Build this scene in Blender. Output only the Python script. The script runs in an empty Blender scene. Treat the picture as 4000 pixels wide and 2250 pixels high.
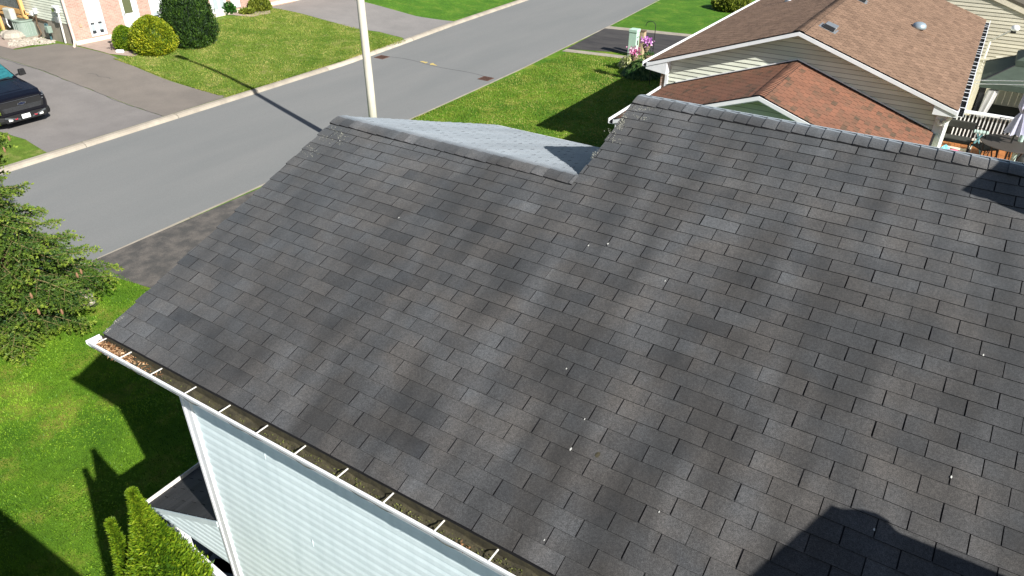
import bpy, math, random
import numpy as np
from mathutils import Vector, Matrix
R = math.radians
random.seed(7); rng = np.random.default_rng(7)
sc = bpy.context.scene
COL = sc.collection

# ------------------------------------------------------------ camera
CAM = Vector((5.97285, -2.70083, 7.36684))
RIGHT = Vector((0.84703, 0.53143, 0.01067)); UP = Vector((-0.28853, 0.44284, 0.84891)); FWD = Vector((-0.44641, 0.72213, -0.52844))
FPX = 2799.47
cd = bpy.data.cameras.new('camera'); cam = bpy.data.objects.new('camera', cd); COL.objects.link(cam)
cd.sensor_width = 36; cd.lens = FPX / 4000 * 36; cd.clip_start = 0.1; cd.clip_end = 1500
cam.matrix_world = Matrix(((RIGHT.x, UP.x, -FWD.x, CAM.x), (RIGHT.y, UP.y, -FWD.y, CAM.y), (RIGHT.z, UP.z, -FWD.z, CAM.z), (0, 0, 0, 1)))
sc.camera = cam
# ------------------------------------------------------------ world, sun, exposure
SUN = Vector((0.779, -0.257, 0.567)).normalized()          # towards the sun
w = bpy.data.worlds.new('World'); sc.world = w; w.use_nodes = True
nt = w.node_tree; bg = nt.nodes['Background']; sky = nt.nodes.new('ShaderNodeTexSky')
sky.sky_type = 'NISHITA'; sky.sun_disc = False; sky.sun_elevation = math.asin(SUN.z); sky.sun_rotation = math.atan2(SUN.x, SUN.y)
nt.links.new(sky.outputs[0], bg.inputs[0]); bg.inputs[1].default_value = 0.05
sd = bpy.data.lights.new('sun', 'SUN'); sun = bpy.data.objects.new('sun', sd); COL.objects.link(sun)
sd.energy = 5.0; sd.angle = R(0.53); sd.color = (1, 0.965, 0.90)
sun.rotation_euler = SUN.to_track_quat('Z', 'Y').to_euler(); sun.location = SUN * 60
sc.view_settings.view_transform = 'Standard'; sc.view_settings.look = 'None'; sc.view_settings.gamma = 1
sc.view_settings.exposure = 0.95; sc.view_settings.use_curve_mapping = False

# ------------------------------------------------------------ helpers: pixel of the photo -> world point
def ray(x, y): return (FWD + RIGHT * ((x - 2000) / FPX) - UP * ((y - 1125) / FPX))
def at(x, y, Z=0.0):
    d = ray(x, y); return CAM + d * ((Z - CAM.z) / d.z)
def atp(x, y, n, c):
    d = ray(x, y); n = Vector(n); return CAM + d * ((c - n.dot(CAM)) / n.dot(d))
def ss(t): t = min(max(t, 0), 1); return t * t * (3 - 2 * t)
def gz(X): return 0.42 * ss((-15.2 - X) / 7.0)
def atg(x, y):
    z = 0
    for _ in range(12): p = at(x, y, z); z = gz(p.x)
    return p

# The street is written in image coordinates projected on the ground plane, then scaled by K about the camera; the
# ground lies at Z_GROUND below the eave datum of the own house. The two functions below scale street points about CAM.
K = 1.285; Z_GROUND = CAM.z*(1-K); STREET = True
def cam_scaled(p): return Vector((CAM.x+(p[0]-CAM.x)*K, CAM.y+(p[1]-CAM.y)*K, Z_GROUND+p[2]*K)) if STREET else Vector(p)
def cam_scaled_np(V): return (V-np.array(CAM))*K+np.array(CAM) if STREET else V
# ------------------------------------------------------------ helpers: meshes and objects
ORG = {}
class MB:
    def __init__(s): s.v = []; s.f = []; s.t = []
    def quad(s, a, b, c, d, t=.5):
        n = len(s.v); s.v += [tuple(a), tuple(b), tuple(c), tuple(d)]; s.f.append((n, n+1, n+2, n+3)); s.t.append(t)
    def tri(s, a, b, c, t=.5):
        n = len(s.v); s.v += [tuple(a), tuple(b), tuple(c)]; s.f.append((n, n+1, n+2)); s.t.append(t)
    def poly(s, pts, t=.5):
        n = len(s.v); s.v += [tuple(p) for p in pts]; s.f.append(tuple(range(n, n+len(pts)))); s.t.append(t)
    def hexa(s, P, t=.5):                       # 8 corners: bottom 4 then top 4
        n = len(s.v); s.v += [tuple(p) for p in P]
        for f in ((3,2,1,0),(4,5,6,7),(0,1,5,4),(1,2,6,5),(2,3,7,6),(3,0,4,7)): s.f.append(tuple(n+i for i in f)); s.t.append(t)
    def box(s, c, d, rz=0, t=.5, M=None):
        P = []
        for z in (-.5, .5):
            for x, y in ((-.5,-.5),(.5,-.5),(.5,.5),(-.5,.5)):
                p = Vector((x*d[0], y*d[1], z*d[2]))
                if M: p = M @ p
                elif rz: p = Matrix.Rotation(rz, 3, 'Z') @ p
                P.append(Vector(c) + p)
        s.hexa(P, t)
    def bb(s, x0, x1, y0, y1, z0, z1, t=.5): s.box(((x0+x1)/2, (y0+y1)/2, (z0+z1)/2), (x1-x0, y1-y0, z1-z0), t=t)
    def bar(s, a, b, w, h=None, t=.5, up=(0,0,1)):
        a = Vector(a); b = Vector(b); h = h or w; d = (b-a).normalized(); u = Vector(up)
        if abs(d.dot(u)) > .95: u = Vector((1,0,0))
        x = d.cross(u).normalized()*w/2; y = x.cross(d).normalized()*h/2
        s.hexa([a-x-y, a+x-y, a+x+y, a-x+y, b-x-y, b+x-y, b+x+y, b-x+y], t)
    def tube(s, pts, r, n=8, t=.5, caps=True):
        pts = [Vector(p) for p in pts]; rs = r if isinstance(r, (list, tuple)) else [r]*len(pts); base = len(s.v)
        prev = None
        for i, p in enumerate(pts):
            d = (pts[min(i+1, len(pts)-1)] - pts[max(i-1, 0)]).normalized()
            u = prev if prev else (Vector((0,0,1)) if abs(d.z) < .9 else Vector((1,0,0)))
            x = (u - d*u.dot(d)).normalized(); prev = x; y = d.cross(x)
            for k in range(n):
                a = 2*math.pi*k/n; s.v.append(tuple(p + (x*math.cos(a) + y*math.sin(a))*rs[i]))
        for i in range(len(pts)-1):
            for k in range(n):
                a = base+i*n+k; b = base+i*n+(k+1) % n; s.f.append((a, b, b+n, a+n)); s.t.append(t)
        if caps:
            s.f.append(tuple(base+k for k in reversed(range(n)))); s.t.append(t)
            s.f.append(tuple(base+(len(pts)-1)*n+k for k in range(n))); s.t.append(t)
    def lathe(s, c, prof, n=20, t=.5):           # prof: (r, z)
        s_pts = [Vector(c)+Vector((0,0,z)) for r, z in prof]; base = len(s.v)
        for (r, z) in prof:
            for k in range(n): a = 2*math.pi*k/n; s.v.append((c[0]+r*math.cos(a), c[1]+r*math.sin(a), c[2]+z))
        for i in range(len(prof)-1):
            for k in range(n):
                a = base+i*n+k; b = base+i*n+(k+1) % n; s.f.append((a, b, b+n, a+n)); s.t.append(t)
        s.f.append(tuple(base+k for k in reversed(range(n)))); s.t.append(t)
        s.f.append(tuple(base+(len(prof)-1)*n+k for k in range(n))); s.t.append(t)
    def prism(s, poly, z0, z1, t=.5):            # vertical prism of an xy polygon
        n = len(poly); b = len(s.v)
        s.v += [(p[0], p[1], z0) for p in poly] + [(p[0], p[1], z1) for p in poly]
        s.f.append(tuple(b+i for i in reversed(range(n)))); s.f.append(tuple(b+n+i for i in range(n))); s.t += [t, t]
        for i in range(n): j = (i+1) % n; s.f.append((b+i, b+j, b+n+j, b+n+i)); s.t.append(t)
    def ext(s, poly3, vec, t=.5):                # extrude a planar 3d polygon
        n = len(poly3); b = len(s.v); v = Vector(vec)
        s.v += [tuple(p) for p in poly3] + [tuple(Vector(p)+v) for p in poly3]
        s.f.append(tuple(b+i for i in reversed(range(n)))); s.f.append(tuple(b+n+i for i in range(n))); s.t += [t, t]
        for i in range(n): j = (i+1) % n; s.f.append((b+i, b+j, b+n+j, b+n+i)); s.t.append(t)

def link(name, me, mat, parent):
    o = bpy.data.objects.new(name, me); COL.objects.link(o); me.materials.append(mat)
    if parent is not None: o.parent = parent
    return o
def root_of(o):
    while o.parent is not None: o = o.parent
    return o
def build(name, mb, mat, parent=None, smooth=False, bevel=0):
    org = Vector(root_of(parent).get('_o', (0,0,0))) if parent is not None else Vector((0,0,0))
    me = bpy.data.meshes.new(name)
    me.from_pydata([tuple(cam_scaled(v)-org) for v in mb.v], [], mb.f); me.update()
    at_ = me.attributes.new('tint', 'FLOAT', 'FACE'); at_.data.foreach_set('value', np.array(mb.t, dtype=np.float32))
    if smooth:
        me.polygons.foreach_set('use_smooth', [True]*len(me.polygons))
    o = link(name, me, mat, parent)
    if any(x <= -3 for x in mb.t):
        me.materials.append(M['felt']); me.polygons.foreach_set('material_index', [1 if x <= -3 else 0 for x in mb.t])
    if bevel:
        m = o.modifiers.new('bevel', 'BEVEL'); m.width = bevel; m.segments = 2; m.limit_method = 'ANGLE'
        m2 = None
    return o
def thing(name, label, cat, loc, group=None):
    loc = cam_scaled(loc); o = bpy.data.objects.new(name, None); COL.objects.link(o); o.location = loc; o['_o'] = tuple(loc); o.empty_display_size = .2
    o['label'] = label; o['category'] = cat
    if group: o['group'] = group
    return o
def tag(o, label, cat, group=None, kind=None):
    o['label'] = label; o['category'] = cat
    if group: o['group'] = group
    if kind: o['kind'] = kind
    return o
def struct(name, mb, mat, **k):
    o = build(name, mb, mat, **k); o['kind'] = 'structure'; return o
def npmesh(name, V, nper, tint, mat, parent=None, extra=None, smooth=False):
    """V: (N*nper,3) verts, every face uses nper successive verts"""
    org = Vector(root_of(parent).get('_o', (0,0,0))) if parent is not None else Vector((0,0,0))
    V = cam_scaled_np(np.asarray(V, dtype=np.float64)) - np.array(org); N = len(V)//nper
    me = bpy.data.meshes.new(name)
    loops = np.arange(N*nper, dtype=np.int32); starts = np.arange(0, N*nper, nper, dtype=np.int32); tot = np.full(N, nper, dtype=np.int32)
    if extra:
        ev = cam_scaled_np(np.array(extra.v, dtype=np.float64)) - np.array(org); ef = extra.f
        el = np.array([i for f in ef for i in f], dtype=np.int32) + len(V); et = np.array([len(f) for f in ef], dtype=np.int32)
        es = np.concatenate([[0], np.cumsum(et)[:-1]]).astype(np.int32) + len(loops)
        V = np.concatenate([V, ev]); loops = np.concatenate([loops, el]); starts = np.concatenate([starts, es]); tot = np.concatenate([tot, et])
        tint = np.concatenate([tint, np.array(extra.t)])
    me.vertices.add(len(V)); me.vertices.foreach_set('co', V.astype(np.float32).ravel())
    me.loops.add(len(loops)); me.loops.foreach_set('vertex_index', loops)
    me.polygons.add(len(starts)); me.polygons.foreach_set('loop_start', starts); me.polygons.foreach_set('loop_total', tot)
    me.update(calc_edges=True); me.validate()
    a = me.attributes.new('tint', 'FLOAT', 'FACE'); a.data.foreach_set('value', tint.astype(np.float32))
    return link(name, me, mat, parent)
def leaves(P, D, L, W, nrm=None):
    """diamond leaves: base P, direction D (unit), length L, width W"""
    N = len(P); D = D/np.linalg.norm(D, axis=1, keepdims=True)
    r = rng.normal(size=(N, 3)) if nrm is None else nrm
    S = np.cross(D, r); S /= (np.linalg.norm(S, axis=1, keepdims=True)+1e-9)
    L = np.asarray(L).reshape(-1, 1); W = np.asarray(W).reshape(-1, 1)
    V = np.stack([P, P + D*L*.45 + S*W/2, P + D*L, P + D*L*.45 - S*W/2], axis=1)
    return V.reshape(-1, 3)

# ------------------------------------------------------------ materials
def lin(c): return tuple(((x/255/12.92) if x/255 <= .04045 else ((x/255+.055)/1.055)**2.4) for x in c)
def newmat(name):
    m = bpy.data.materials.new(name); m.use_nodes = True; n = m.node_tree; b = n.nodes['Principled BSDF']; return m, n, b
def N(nt, typ, **k):
    x = nt.nodes.new('ShaderNode'+typ)
    for a, v in k.items():
        if a in x.inputs.keys() if hasattr(x.inputs, 'keys') else False: pass
        setattr(x, a, v)
    return x
def mat(name, c, c2=None, rough=.7, spec=.3, nscale=6, stretch=(1,1,1), bump=0, bscale=60, metal=0, fine=0, fscale=300, tint=0, trans=0, detail=4, contrast=(.35,.65), coat=0):
    """procedural: c/c2 mixed by noise, + fine grain, + per face tint"""
    m, nt, b = newmat(name); L = nt.links
    tc = nt.nodes.new('ShaderNodeTexCoord'); mp = nt.nodes.new('ShaderNodeMapping'); mp.inputs['Scale'].default_value = stretch
    L.new(tc.outputs['Object'], mp.inputs[0])
    n1 = nt.nodes.new('ShaderNodeTexNoise'); n1.inputs['Scale'].default_value = nscale; n1.inputs['Detail'].default_value = detail; n1.inputs['Roughness'].default_value = .6
    L.new(mp.outputs[0], n1.inputs['Vector'])
    mr = nt.nodes.new('ShaderNodeMapRange'); mr.inputs[1].default_value = contrast[0]; mr.inputs[2].default_value = contrast[1]; L.new(n1.outputs['Fac'], mr.inputs[0])
    mx = nt.nodes.new('ShaderNodeMix'); mx.data_type = 'RGBA'; c2 = c2 or tuple(x*.82 for x in c)
    mx.inputs[6].default_value = (*c, 1); mx.inputs[7].default_value = (*c2, 1); L.new(mr.outputs[0], mx.inputs[0])
    out = mx.outputs[2]
    def mul(out, fac_out, lo, hi):
        r = nt.nodes.new('ShaderNodeMapRange'); r.inputs[3].default_value = lo; r.inputs[4].default_value = hi; L.new(fac_out, r.inputs[0])
        v = nt.nodes.new('ShaderNodeVectorMath'); v.operation = 'SCALE'; L.new(out, v.inputs[0]); L.new(r.outputs[0], v.inputs['Scale']); return v.outputs[0]
    if fine:
        n2 = nt.nodes.new('ShaderNodeTexNoise'); n2.inputs['Scale'].default_value = fscale; n2.inputs['Detail'].default_value = 3; L.new(tc.outputs['Object'], n2.inputs['Vector'])
        r = nt.nodes.new('ShaderNodeMapRange'); r.inputs[1].default_value = .3; r.inputs[2].default_value = .7; L.new(n2.outputs['Fac'], r.inputs[0])
        out = mul(out, r.outputs[0], 1-fine, 1+fine)
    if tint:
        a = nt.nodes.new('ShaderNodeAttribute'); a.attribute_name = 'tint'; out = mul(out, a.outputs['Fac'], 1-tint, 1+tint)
    L.new(out, b.inputs['Base Color']); b.inputs['Roughness'].default_value = rough; b.inputs['Specular IOR Level'].default_value = spec; b.inputs['Metallic'].default_value = metal
    if coat: b.inputs['Coat Weight'].default_value = coat; b.inputs['Coat Roughness'].default_value = .04
    if bump:
        n3 = nt.nodes.new('ShaderNodeTexNoise'); n3.inputs['Scale'].default_value = bscale; n3.inputs['Detail'].default_value = 4; L.new(tc.outputs['Object'], n3.inputs['Vector'])
        bp = nt.nodes.new('ShaderNodeBump'); bp.inputs['Strength'].default_value = min(bump*8, 1); bp.inputs['Distance'].default_value = bump; L.new(n3.outputs['Fac'], bp.inputs['Height']); L.new(bp.outputs[0], b.inputs['Normal'])
    return m
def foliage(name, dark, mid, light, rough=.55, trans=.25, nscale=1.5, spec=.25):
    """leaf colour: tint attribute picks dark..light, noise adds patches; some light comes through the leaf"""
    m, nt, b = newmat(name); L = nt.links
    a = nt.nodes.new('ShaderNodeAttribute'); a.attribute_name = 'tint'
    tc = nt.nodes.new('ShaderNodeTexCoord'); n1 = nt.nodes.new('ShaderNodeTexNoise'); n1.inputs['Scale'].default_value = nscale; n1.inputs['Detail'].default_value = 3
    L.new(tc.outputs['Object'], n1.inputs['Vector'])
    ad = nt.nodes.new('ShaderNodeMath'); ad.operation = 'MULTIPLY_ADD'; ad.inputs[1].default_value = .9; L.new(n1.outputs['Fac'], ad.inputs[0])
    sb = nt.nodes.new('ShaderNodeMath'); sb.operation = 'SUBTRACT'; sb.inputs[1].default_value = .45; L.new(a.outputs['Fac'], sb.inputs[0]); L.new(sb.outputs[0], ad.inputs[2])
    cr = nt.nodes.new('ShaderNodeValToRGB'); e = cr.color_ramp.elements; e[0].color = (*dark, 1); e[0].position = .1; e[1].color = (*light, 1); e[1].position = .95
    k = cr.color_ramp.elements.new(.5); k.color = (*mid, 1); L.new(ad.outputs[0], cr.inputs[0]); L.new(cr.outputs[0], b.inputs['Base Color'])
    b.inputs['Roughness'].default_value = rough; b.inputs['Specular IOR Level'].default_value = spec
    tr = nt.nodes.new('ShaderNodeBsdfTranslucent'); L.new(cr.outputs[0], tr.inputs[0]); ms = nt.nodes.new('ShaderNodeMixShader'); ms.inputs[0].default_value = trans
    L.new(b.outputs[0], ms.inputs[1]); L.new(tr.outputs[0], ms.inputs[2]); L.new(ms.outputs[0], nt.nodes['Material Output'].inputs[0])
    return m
def shinglemat(name, stops, patch=.22, fine=.25, rough=.8, stretch=(1.1,.33,1), spec=.5, nsc=1.6, fs=420, sheen=0, pr=(.3,.7), hue=0):
    """asphalt shingle: colour blend of the tab, weather patches running down the slope, mineral granules"""
    m, nt, b = newmat(name); L = nt.links
    a = nt.nodes.new('ShaderNodeAttribute'); a.attribute_name = 'tint'
    tc = nt.nodes.new('ShaderNodeTexCoord')
    nb = nt.nodes.new('ShaderNodeTexNoise'); nb.inputs['Scale'].default_value = 3.3; nb.inputs['Detail'].default_value = 2; L.new(tc.outputs['Object'], nb.inputs['Vector'])
    mm = nt.nodes.new('ShaderNodeMath'); mm.operation = 'MULTIPLY_ADD'; mm.inputs[1].default_value = .55; L.new(nb.outputs['Fac'], mm.inputs[0])
    m2 = nt.nodes.new('ShaderNodeMath'); m2.operation = 'MULTIPLY'; m2.inputs[1].default_value = .55; L.new(a.outputs['Fac'], m2.inputs[0])
    m3 = nt.nodes.new('ShaderNodeMath'); m3.operation = 'SUBTRACT'; m3.inputs[1].default_value = .05; L.new(m2.outputs[0], m3.inputs[0]); L.new(m3.outputs[0], mm.inputs[2])
    cr = nt.nodes.new('ShaderNodeValToRGB'); els = cr.color_ramp.elements
    for i, (p, c) in enumerate(stops):
        e = els[i] if i < 2 else els.new(p)
        e.position = p; e.color = (*c, 1)
    L.new(mm.outputs[0], cr.inputs[0]); out = cr.outputs[0]
    def mul(out, tex, lo, hi, a0=.3, a1=.7):
        r = nt.nodes.new('ShaderNodeMapRange'); r.inputs[1].default_value = a0; r.inputs[2].default_value = a1; r.inputs[3].default_value = lo; r.inputs[4].default_value = hi; L.new(tex, r.inputs[0])
        v = nt.nodes.new('ShaderNodeVectorMath'); v.operation = 'SCALE'; L.new(out, v.inputs[0]); L.new(r.outputs[0], v.inputs['Scale']); return v.outputs[0]
    mp = nt.nodes.new('ShaderNodeMapping'); mp.inputs['Scale'].default_value = stretch; L.new(tc.outputs['Object'], mp.inputs[0])
    n1 = nt.nodes.new('ShaderNodeTexNoise'); n1.inputs['Scale'].default_value = nsc; n1.inputs['Detail'].default_value = 4; L.new(mp.outputs[0], n1.inputs['Vector'])
    out = mul(out, n1.outputs['Fac'], 1-patch, 1+patch, *pr)
    n2 = nt.nodes.new('ShaderNodeTexNoise'); n2.inputs['Scale'].default_value = fs; n2.inputs['Detail'].default_value = 2; n2.inputs['Roughness'].default_value = .7; L.new(tc.outputs['Object'], n2.inputs['Vector'])
    out = mul(out, n2.outputs['Fac'], 1-fine, 1+fine, .35, .65)
    n4 = nt.nodes.new('ShaderNodeTexNoise'); n4.inputs['Scale'].default_value = fs*.3; n4.inputs['Detail'].default_value = 2; L.new(tc.outputs['Object'], n4.inputs['Vector'])
    out = mul(out, n4.outputs['Fac'], 1-fine*.45, 1+fine*.45, .3, .7)
    if hue:
        nh = nt.nodes.new('ShaderNodeTexNoise'); nh.inputs['Scale'].default_value = 2.3; nh.inputs['Detail'].default_value = 3; L.new(tc.outputs['Object'], nh.inputs['Vector'])
        rh = nt.nodes.new('ShaderNodeMapRange'); rh.inputs[1].default_value = .38; rh.inputs[2].default_value = .62; L.new(nh.outputs['Fac'], rh.inputs[0])
        mh = nt.nodes.new('ShaderNodeMix'); mh.data_type = 'RGBA'; mh.inputs[6].default_value = (1+hue, 1, 1-hue*1.1, 1); mh.inputs[7].default_value = (1-hue, 1+hue*.1, 1+hue*1.2, 1); L.new(rh.outputs[0], mh.inputs[0])
        vh = nt.nodes.new('ShaderNodeVectorMath'); vh.operation = 'MULTIPLY'; L.new(out, vh.inputs[0]); L.new(mh.outputs[2], vh.inputs[1]); out = vh.outputs[0]
    L.new(out, b.inputs['Base Color']); b.inputs['Roughness'].default_value = rough; b.inputs['Specular IOR Level'].default_value = spec
    if sheen: b.inputs['Sheen Weight'].default_value = sheen; b.inputs['Sheen Roughness'].default_value = .37; b.inputs['Sheen Tint'].default_value = (.80,.90,1,1)
    bp = nt.nodes.new('ShaderNodeBump'); bp.inputs['Strength'].default_value = .6; bp.inputs['Distance'].default_value = .0015; L.new(n2.outputs['Fac'], bp.inputs['Height']); L.new(bp.outputs[0], b.inputs['Normal'])
    return m
def brickmat(name, c1, c2, mortar, bw=.21, bh=.067, axis='x'):
    m, nt, b = newmat(name); L = nt.links; tc = nt.nodes.new('ShaderNodeTexCoord'); sp = nt.nodes.new('ShaderNodeSeparateXYZ'); L.new(tc.outputs['Object'], sp.inputs[0])
    ad = nt.nodes.new('ShaderNodeMath'); ad.operation = 'ADD'; L.new(sp.outputs['X'], ad.inputs[0]); L.new(sp.outputs['Y'], ad.inputs[1])
    cb = nt.nodes.new('ShaderNodeCombineXYZ'); L.new(ad.outputs[0], cb.inputs[0]); L.new(sp.outputs['Z'], cb.inputs[1])
    br = nt.nodes.new('ShaderNodeTexBrick'); br.inputs['Scale'].default_value = 1; br.inputs['Brick Width'].default_value = bw; br.inputs['Row Height'].default_value = bh; br.inputs['Mortar Size'].default_value = .008
    br.inputs['Color1'].default_value = (*c1, 1); br.inputs['Color2'].default_value = (*c2, 1); br.inputs['Mortar'].default_value = (*mortar, 1); br.inputs['Bias'].default_value = -.1
    L.new(cb.outputs[0], br.inputs['Vector'])
    n1 = nt.nodes.new('ShaderNodeTexNoise'); n1.inputs['Scale'].default_value = 5; L.new(tc.outputs['Object'], n1.inputs['Vector'])
    r = nt.nodes.new('ShaderNodeMapRange'); r.inputs[3].default_value = .8; r.inputs[4].default_value = 1.2; L.new(n1.outputs['Fac'], r.inputs[0])
    v = nt.nodes.new('ShaderNodeVectorMath'); v.operation = 'SCALE'; L.new(br.outputs['Color'], v.inputs[0]); L.new(r.outputs[0], v.inputs['Scale']); L.new(v.outputs[0], b.inputs['Base Color'])
    bp = nt.nodes.new('ShaderNodeBump'); bp.inputs['Strength'].default_value = .5; bp.inputs['Distance'].default_value = .006; bp.invert = True; L.new(br.outputs['Fac'], bp.inputs['Height']); L.new(bp.outputs[0], b.inputs['Normal'])
    b.inputs['Roughness'].default_value = .85; return m
def grassmat(name, lush, mid, dry, fs=38):
    m, nt, b = newmat(name); L = nt.links; tc = nt.nodes.new('ShaderNodeTexCoord')
    def noise(s, d=4, st=(1,1,1), ro=.6):
        mp = nt.nodes.new('ShaderNodeMapping'); mp.inputs['Scale'].default_value = st; L.new(tc.outputs['Object'], mp.inputs[0])
        n = nt.nodes.new('ShaderNodeTexNoise'); n.inputs['Scale'].default_value = s; n.inputs['Detail'].default_value = d; n.inputs['Roughness'].default_value = ro; L.new(mp.outputs[0], n.inputs['Vector']); return n.outputs['Fac']
    def mr(o, a, b_, lo=0, hi=1):
        r = nt.nodes.new('ShaderNodeMapRange'); r.inputs[1].default_value = a; r.inputs[2].default_value = b_; r.inputs[3].default_value = lo; r.inputs[4].default_value = hi; L.new(o, r.inputs[0]); return r.outputs[0]
    def mix(f, a, b_):
        x = nt.nodes.new('ShaderNodeMix'); x.data_type = 'RGBA'; L.new(f, x.inputs[0])
        for i, v in ((6, a), (7, b_)):
            if isinstance(v, tuple): x.inputs[i].default_value = (*v, 1)
            else: L.new(v, x.inputs[i])
        return x.outputs[2]
    c = mix(mr(noise(.55, 5), .35, .6), lush, mid)
    c = mix(mr(noise(1.1, 8, (1,1,1), .7), .52, .72), c, dry)
    f = mr(noise(fs, 5, (1,1,1), .75), .3, .7, .5, 1.45)
    v = nt.nodes.new('ShaderNodeVectorMath'); v.operation = 'SCALE'; L.new(c, v.inputs[0]); L.new(f, v.inputs['Scale'])
    g = mr(noise(6, 4, (1,1,1), .65), .3, .7, .78, 1.22)
    v2 = nt.nodes.new('ShaderNodeVectorMath'); v2.operation = 'SCALE'; L.new(v.outputs[0], v2.inputs[0]); L.new(g, v2.inputs['Scale'])
    L.new(v2.outputs[0], b.inputs['Base Color']); b.inputs['Roughness'].default_value = .85; b.inputs['Specular IOR Level'].default_value = .15
    bp = nt.nodes.new('ShaderNodeBump'); bp.inputs['Strength'].default_value = .9; bp.inputs['Distance'].default_value = .04; L.new(noise(fs*1.3, 4, (1,1,1), .7), bp.inputs['Height']); L.new(bp.outputs[0], b.inputs['Normal'])
    return m
def glassmat(name, c, rough=.05, spec=.8):
    m, nt, b = newmat(name); b.inputs['Base Color'].default_value = (*c, 1); b.inputs['Roughness'].default_value = rough; b.inputs['Specular IOR Level'].default_value = spec
    n1 = nt.nodes.new('ShaderNodeTexNoise'); n1.inputs['Scale'].default_value = 3; mxx = nt.nodes.new('ShaderNodeMapRange'); mxx.inputs[3].default_value = rough; mxx.inputs[4].default_value = rough+.08
    nt.links.new(n1.outputs['Fac'], mxx.inputs[0]); nt.links.new(mxx.outputs[0], b.inputs['Roughness']); return m

M = {}
M['shingle'] = shinglemat('charcoal shingle', [(0, (.005,.005,.006)), (1, (.088,.085,.085)), (.12, (.020,.020,.021)), (.35, (.036,.035,.035)), (.6, (.050,.048,.047)), (.8, (.060,.060,.061))], patch=.40, fine=.5, rough=.8, spec=.35, sheen=.85, hue=.045, stretch=(2.3,.55,.55), nsc=1.15, fs=170, pr=(.34,.66))
M['felt'] = mat('roof underlay black', (.012,.012,.014), rough=.95)
M['brown_shingle'] = shinglemat('brown shingle', [(0, (.05,.03,.02)), (1, (.26,.165,.115)), (.15, (.14,.088,.06)), (.5, (.195,.125,.085))], patch=.10, fine=.16, stretch=(.6,.6,.6), fs=90, spec=.2)
M['red_shingle'] = shinglemat('red brown shingle', [(0, (.04,.02,.015)), (1, (.22,.100,.062)), (.15, (.085,.062,.042)), (.30, (.15,.083,.054)), (.5, (.185,.090,.058))], patch=.10, fine=.16, stretch=(.6,.6,.6), fs=90, spec=.2)
M['porch_shingle'] = shinglemat('porch shingle', [(0, (.006,.006,.007)), (1, (.055,.056,.06)), (.5, (.036,.037,.04))], patch=.12, fine=.3)
M['white'] = mat('white aluminium', (.78,.79,.80), (.70,.72,.74), rough=.45, spec=.4, nscale=4)
M['white_dirty'] = mat('weathered white trim', (.72,.70,.66), (.50,.46,.42), rough=.55, nscale=9, contrast=(.45,.75))
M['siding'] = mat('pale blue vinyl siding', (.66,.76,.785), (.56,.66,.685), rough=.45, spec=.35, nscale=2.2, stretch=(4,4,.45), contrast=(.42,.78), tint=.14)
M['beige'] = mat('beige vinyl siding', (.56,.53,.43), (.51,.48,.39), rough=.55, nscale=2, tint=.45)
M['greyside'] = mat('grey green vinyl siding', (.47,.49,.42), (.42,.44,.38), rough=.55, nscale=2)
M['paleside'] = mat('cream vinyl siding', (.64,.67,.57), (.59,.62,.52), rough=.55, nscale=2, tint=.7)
M['asphalt_road'] = mat('road asphalt', (.184,.187,.184), (.162,.168,.167), rough=.9, nscale=.40, stretch=(1.6,.30,1), fine=.13, fscale=60, bump=.003, bscale=90, contrast=(.3,.7))
M['drive_brown'] = mat('driveway asphalt brownish', (.185,.163,.143), (.155,.138,.122), rough=.92, nscale=.8, fine=.16, fscale=45, bump=.003)
M['drive_grey'] = mat('driveway asphalt grey', (.195,.182,.174), (.165,.154,.148), rough=.92, nscale=.9, fine=.16, fscale=45, bump=.003)
M['drive_pale'] = mat('driveway asphalt pale', (.215,.205,.198), (.185,.178,.172), rough=.92, nscale=.8, fine=.14, fscale=45, bump=.003)
M['drive_black'] = mat('fresh asphalt sealer', (.035,.033,.034), (.062,.058,.056), rough=.85, nscale=1.2, stretch=(.5,2,1), fine=.2, fscale=60)
M['drive_old'] = mat('old patched asphalt', (.065,.063,.060), (.115,.104,.094), rough=.95, nscale=2.4, fine=.3, fscale=70, bump=.004, contrast=(.4,.62))
M['concrete'] = mat('kerb concrete', (.34,.305,.25), (.26,.23,.19), rough=.85, nscale=1.5, fine=.1, fscale=40, tint=.25)
M['foundation'] = mat('foundation concrete', (.30,.27,.22), (.24,.215,.175), rough=.9, nscale=1.5, fine=.06)
M['paver'] = mat('pink paver', (.36,.28,.235), (.30,.235,.20), rough=.9, nscale=3, tint=.15)
M['slate'] = mat('dark paver', (.10,.10,.11), (.075,.075,.085), rough=.85, nscale=5, tint=.2)
M['gravel'] = mat('dark gravel', (.09,.085,.08), (.03,.03,.03), rough=.95, nscale=45, bump=.02, bscale=50)
M['patio'] = mat('flagstone patio', (.50,.42,.24), (.36,.30,.17), rough=.9, nscale=5)
M['brick'] = brickmat('pink brick', (.34,.20,.155), (.43,.275,.22), (.42,.34,.29))
M['brick_brown'] = brickmat('brown brick', (.30,.18,.12), (.38,.24,.17), (.42,.36,.30))
M['grass'] = grassmat('lawn grass', (.075,.150,.016), (.135,.205,.028), (.29,.265,.10))
M['grass_lush'] = grassmat('lush lawn grass', (.050,.140,.012), (.080,.185,.016), (.14,.215,.030))
M['grass_near'] = grassmat('near lawn grass', (.060,.150,.010), (.115,.225,.014), (.26,.25,.05), fs=60)
M['blade'] = foliage('grass blades', (.035,.095,.008), (.105,.225,.012), (.26,.42,.035), trans=.35, nscale=1.2)
M['blade_dry'] = foliage('straw tinged grass blades', (.065,.13,.012), (.165,.235,.026), (.42,.38,.12), trans=.3, nscale=.8)
M['metal_dark'] = mat('black metal', (.02,.02,.022), rough=.5, spec=.4)
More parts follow.
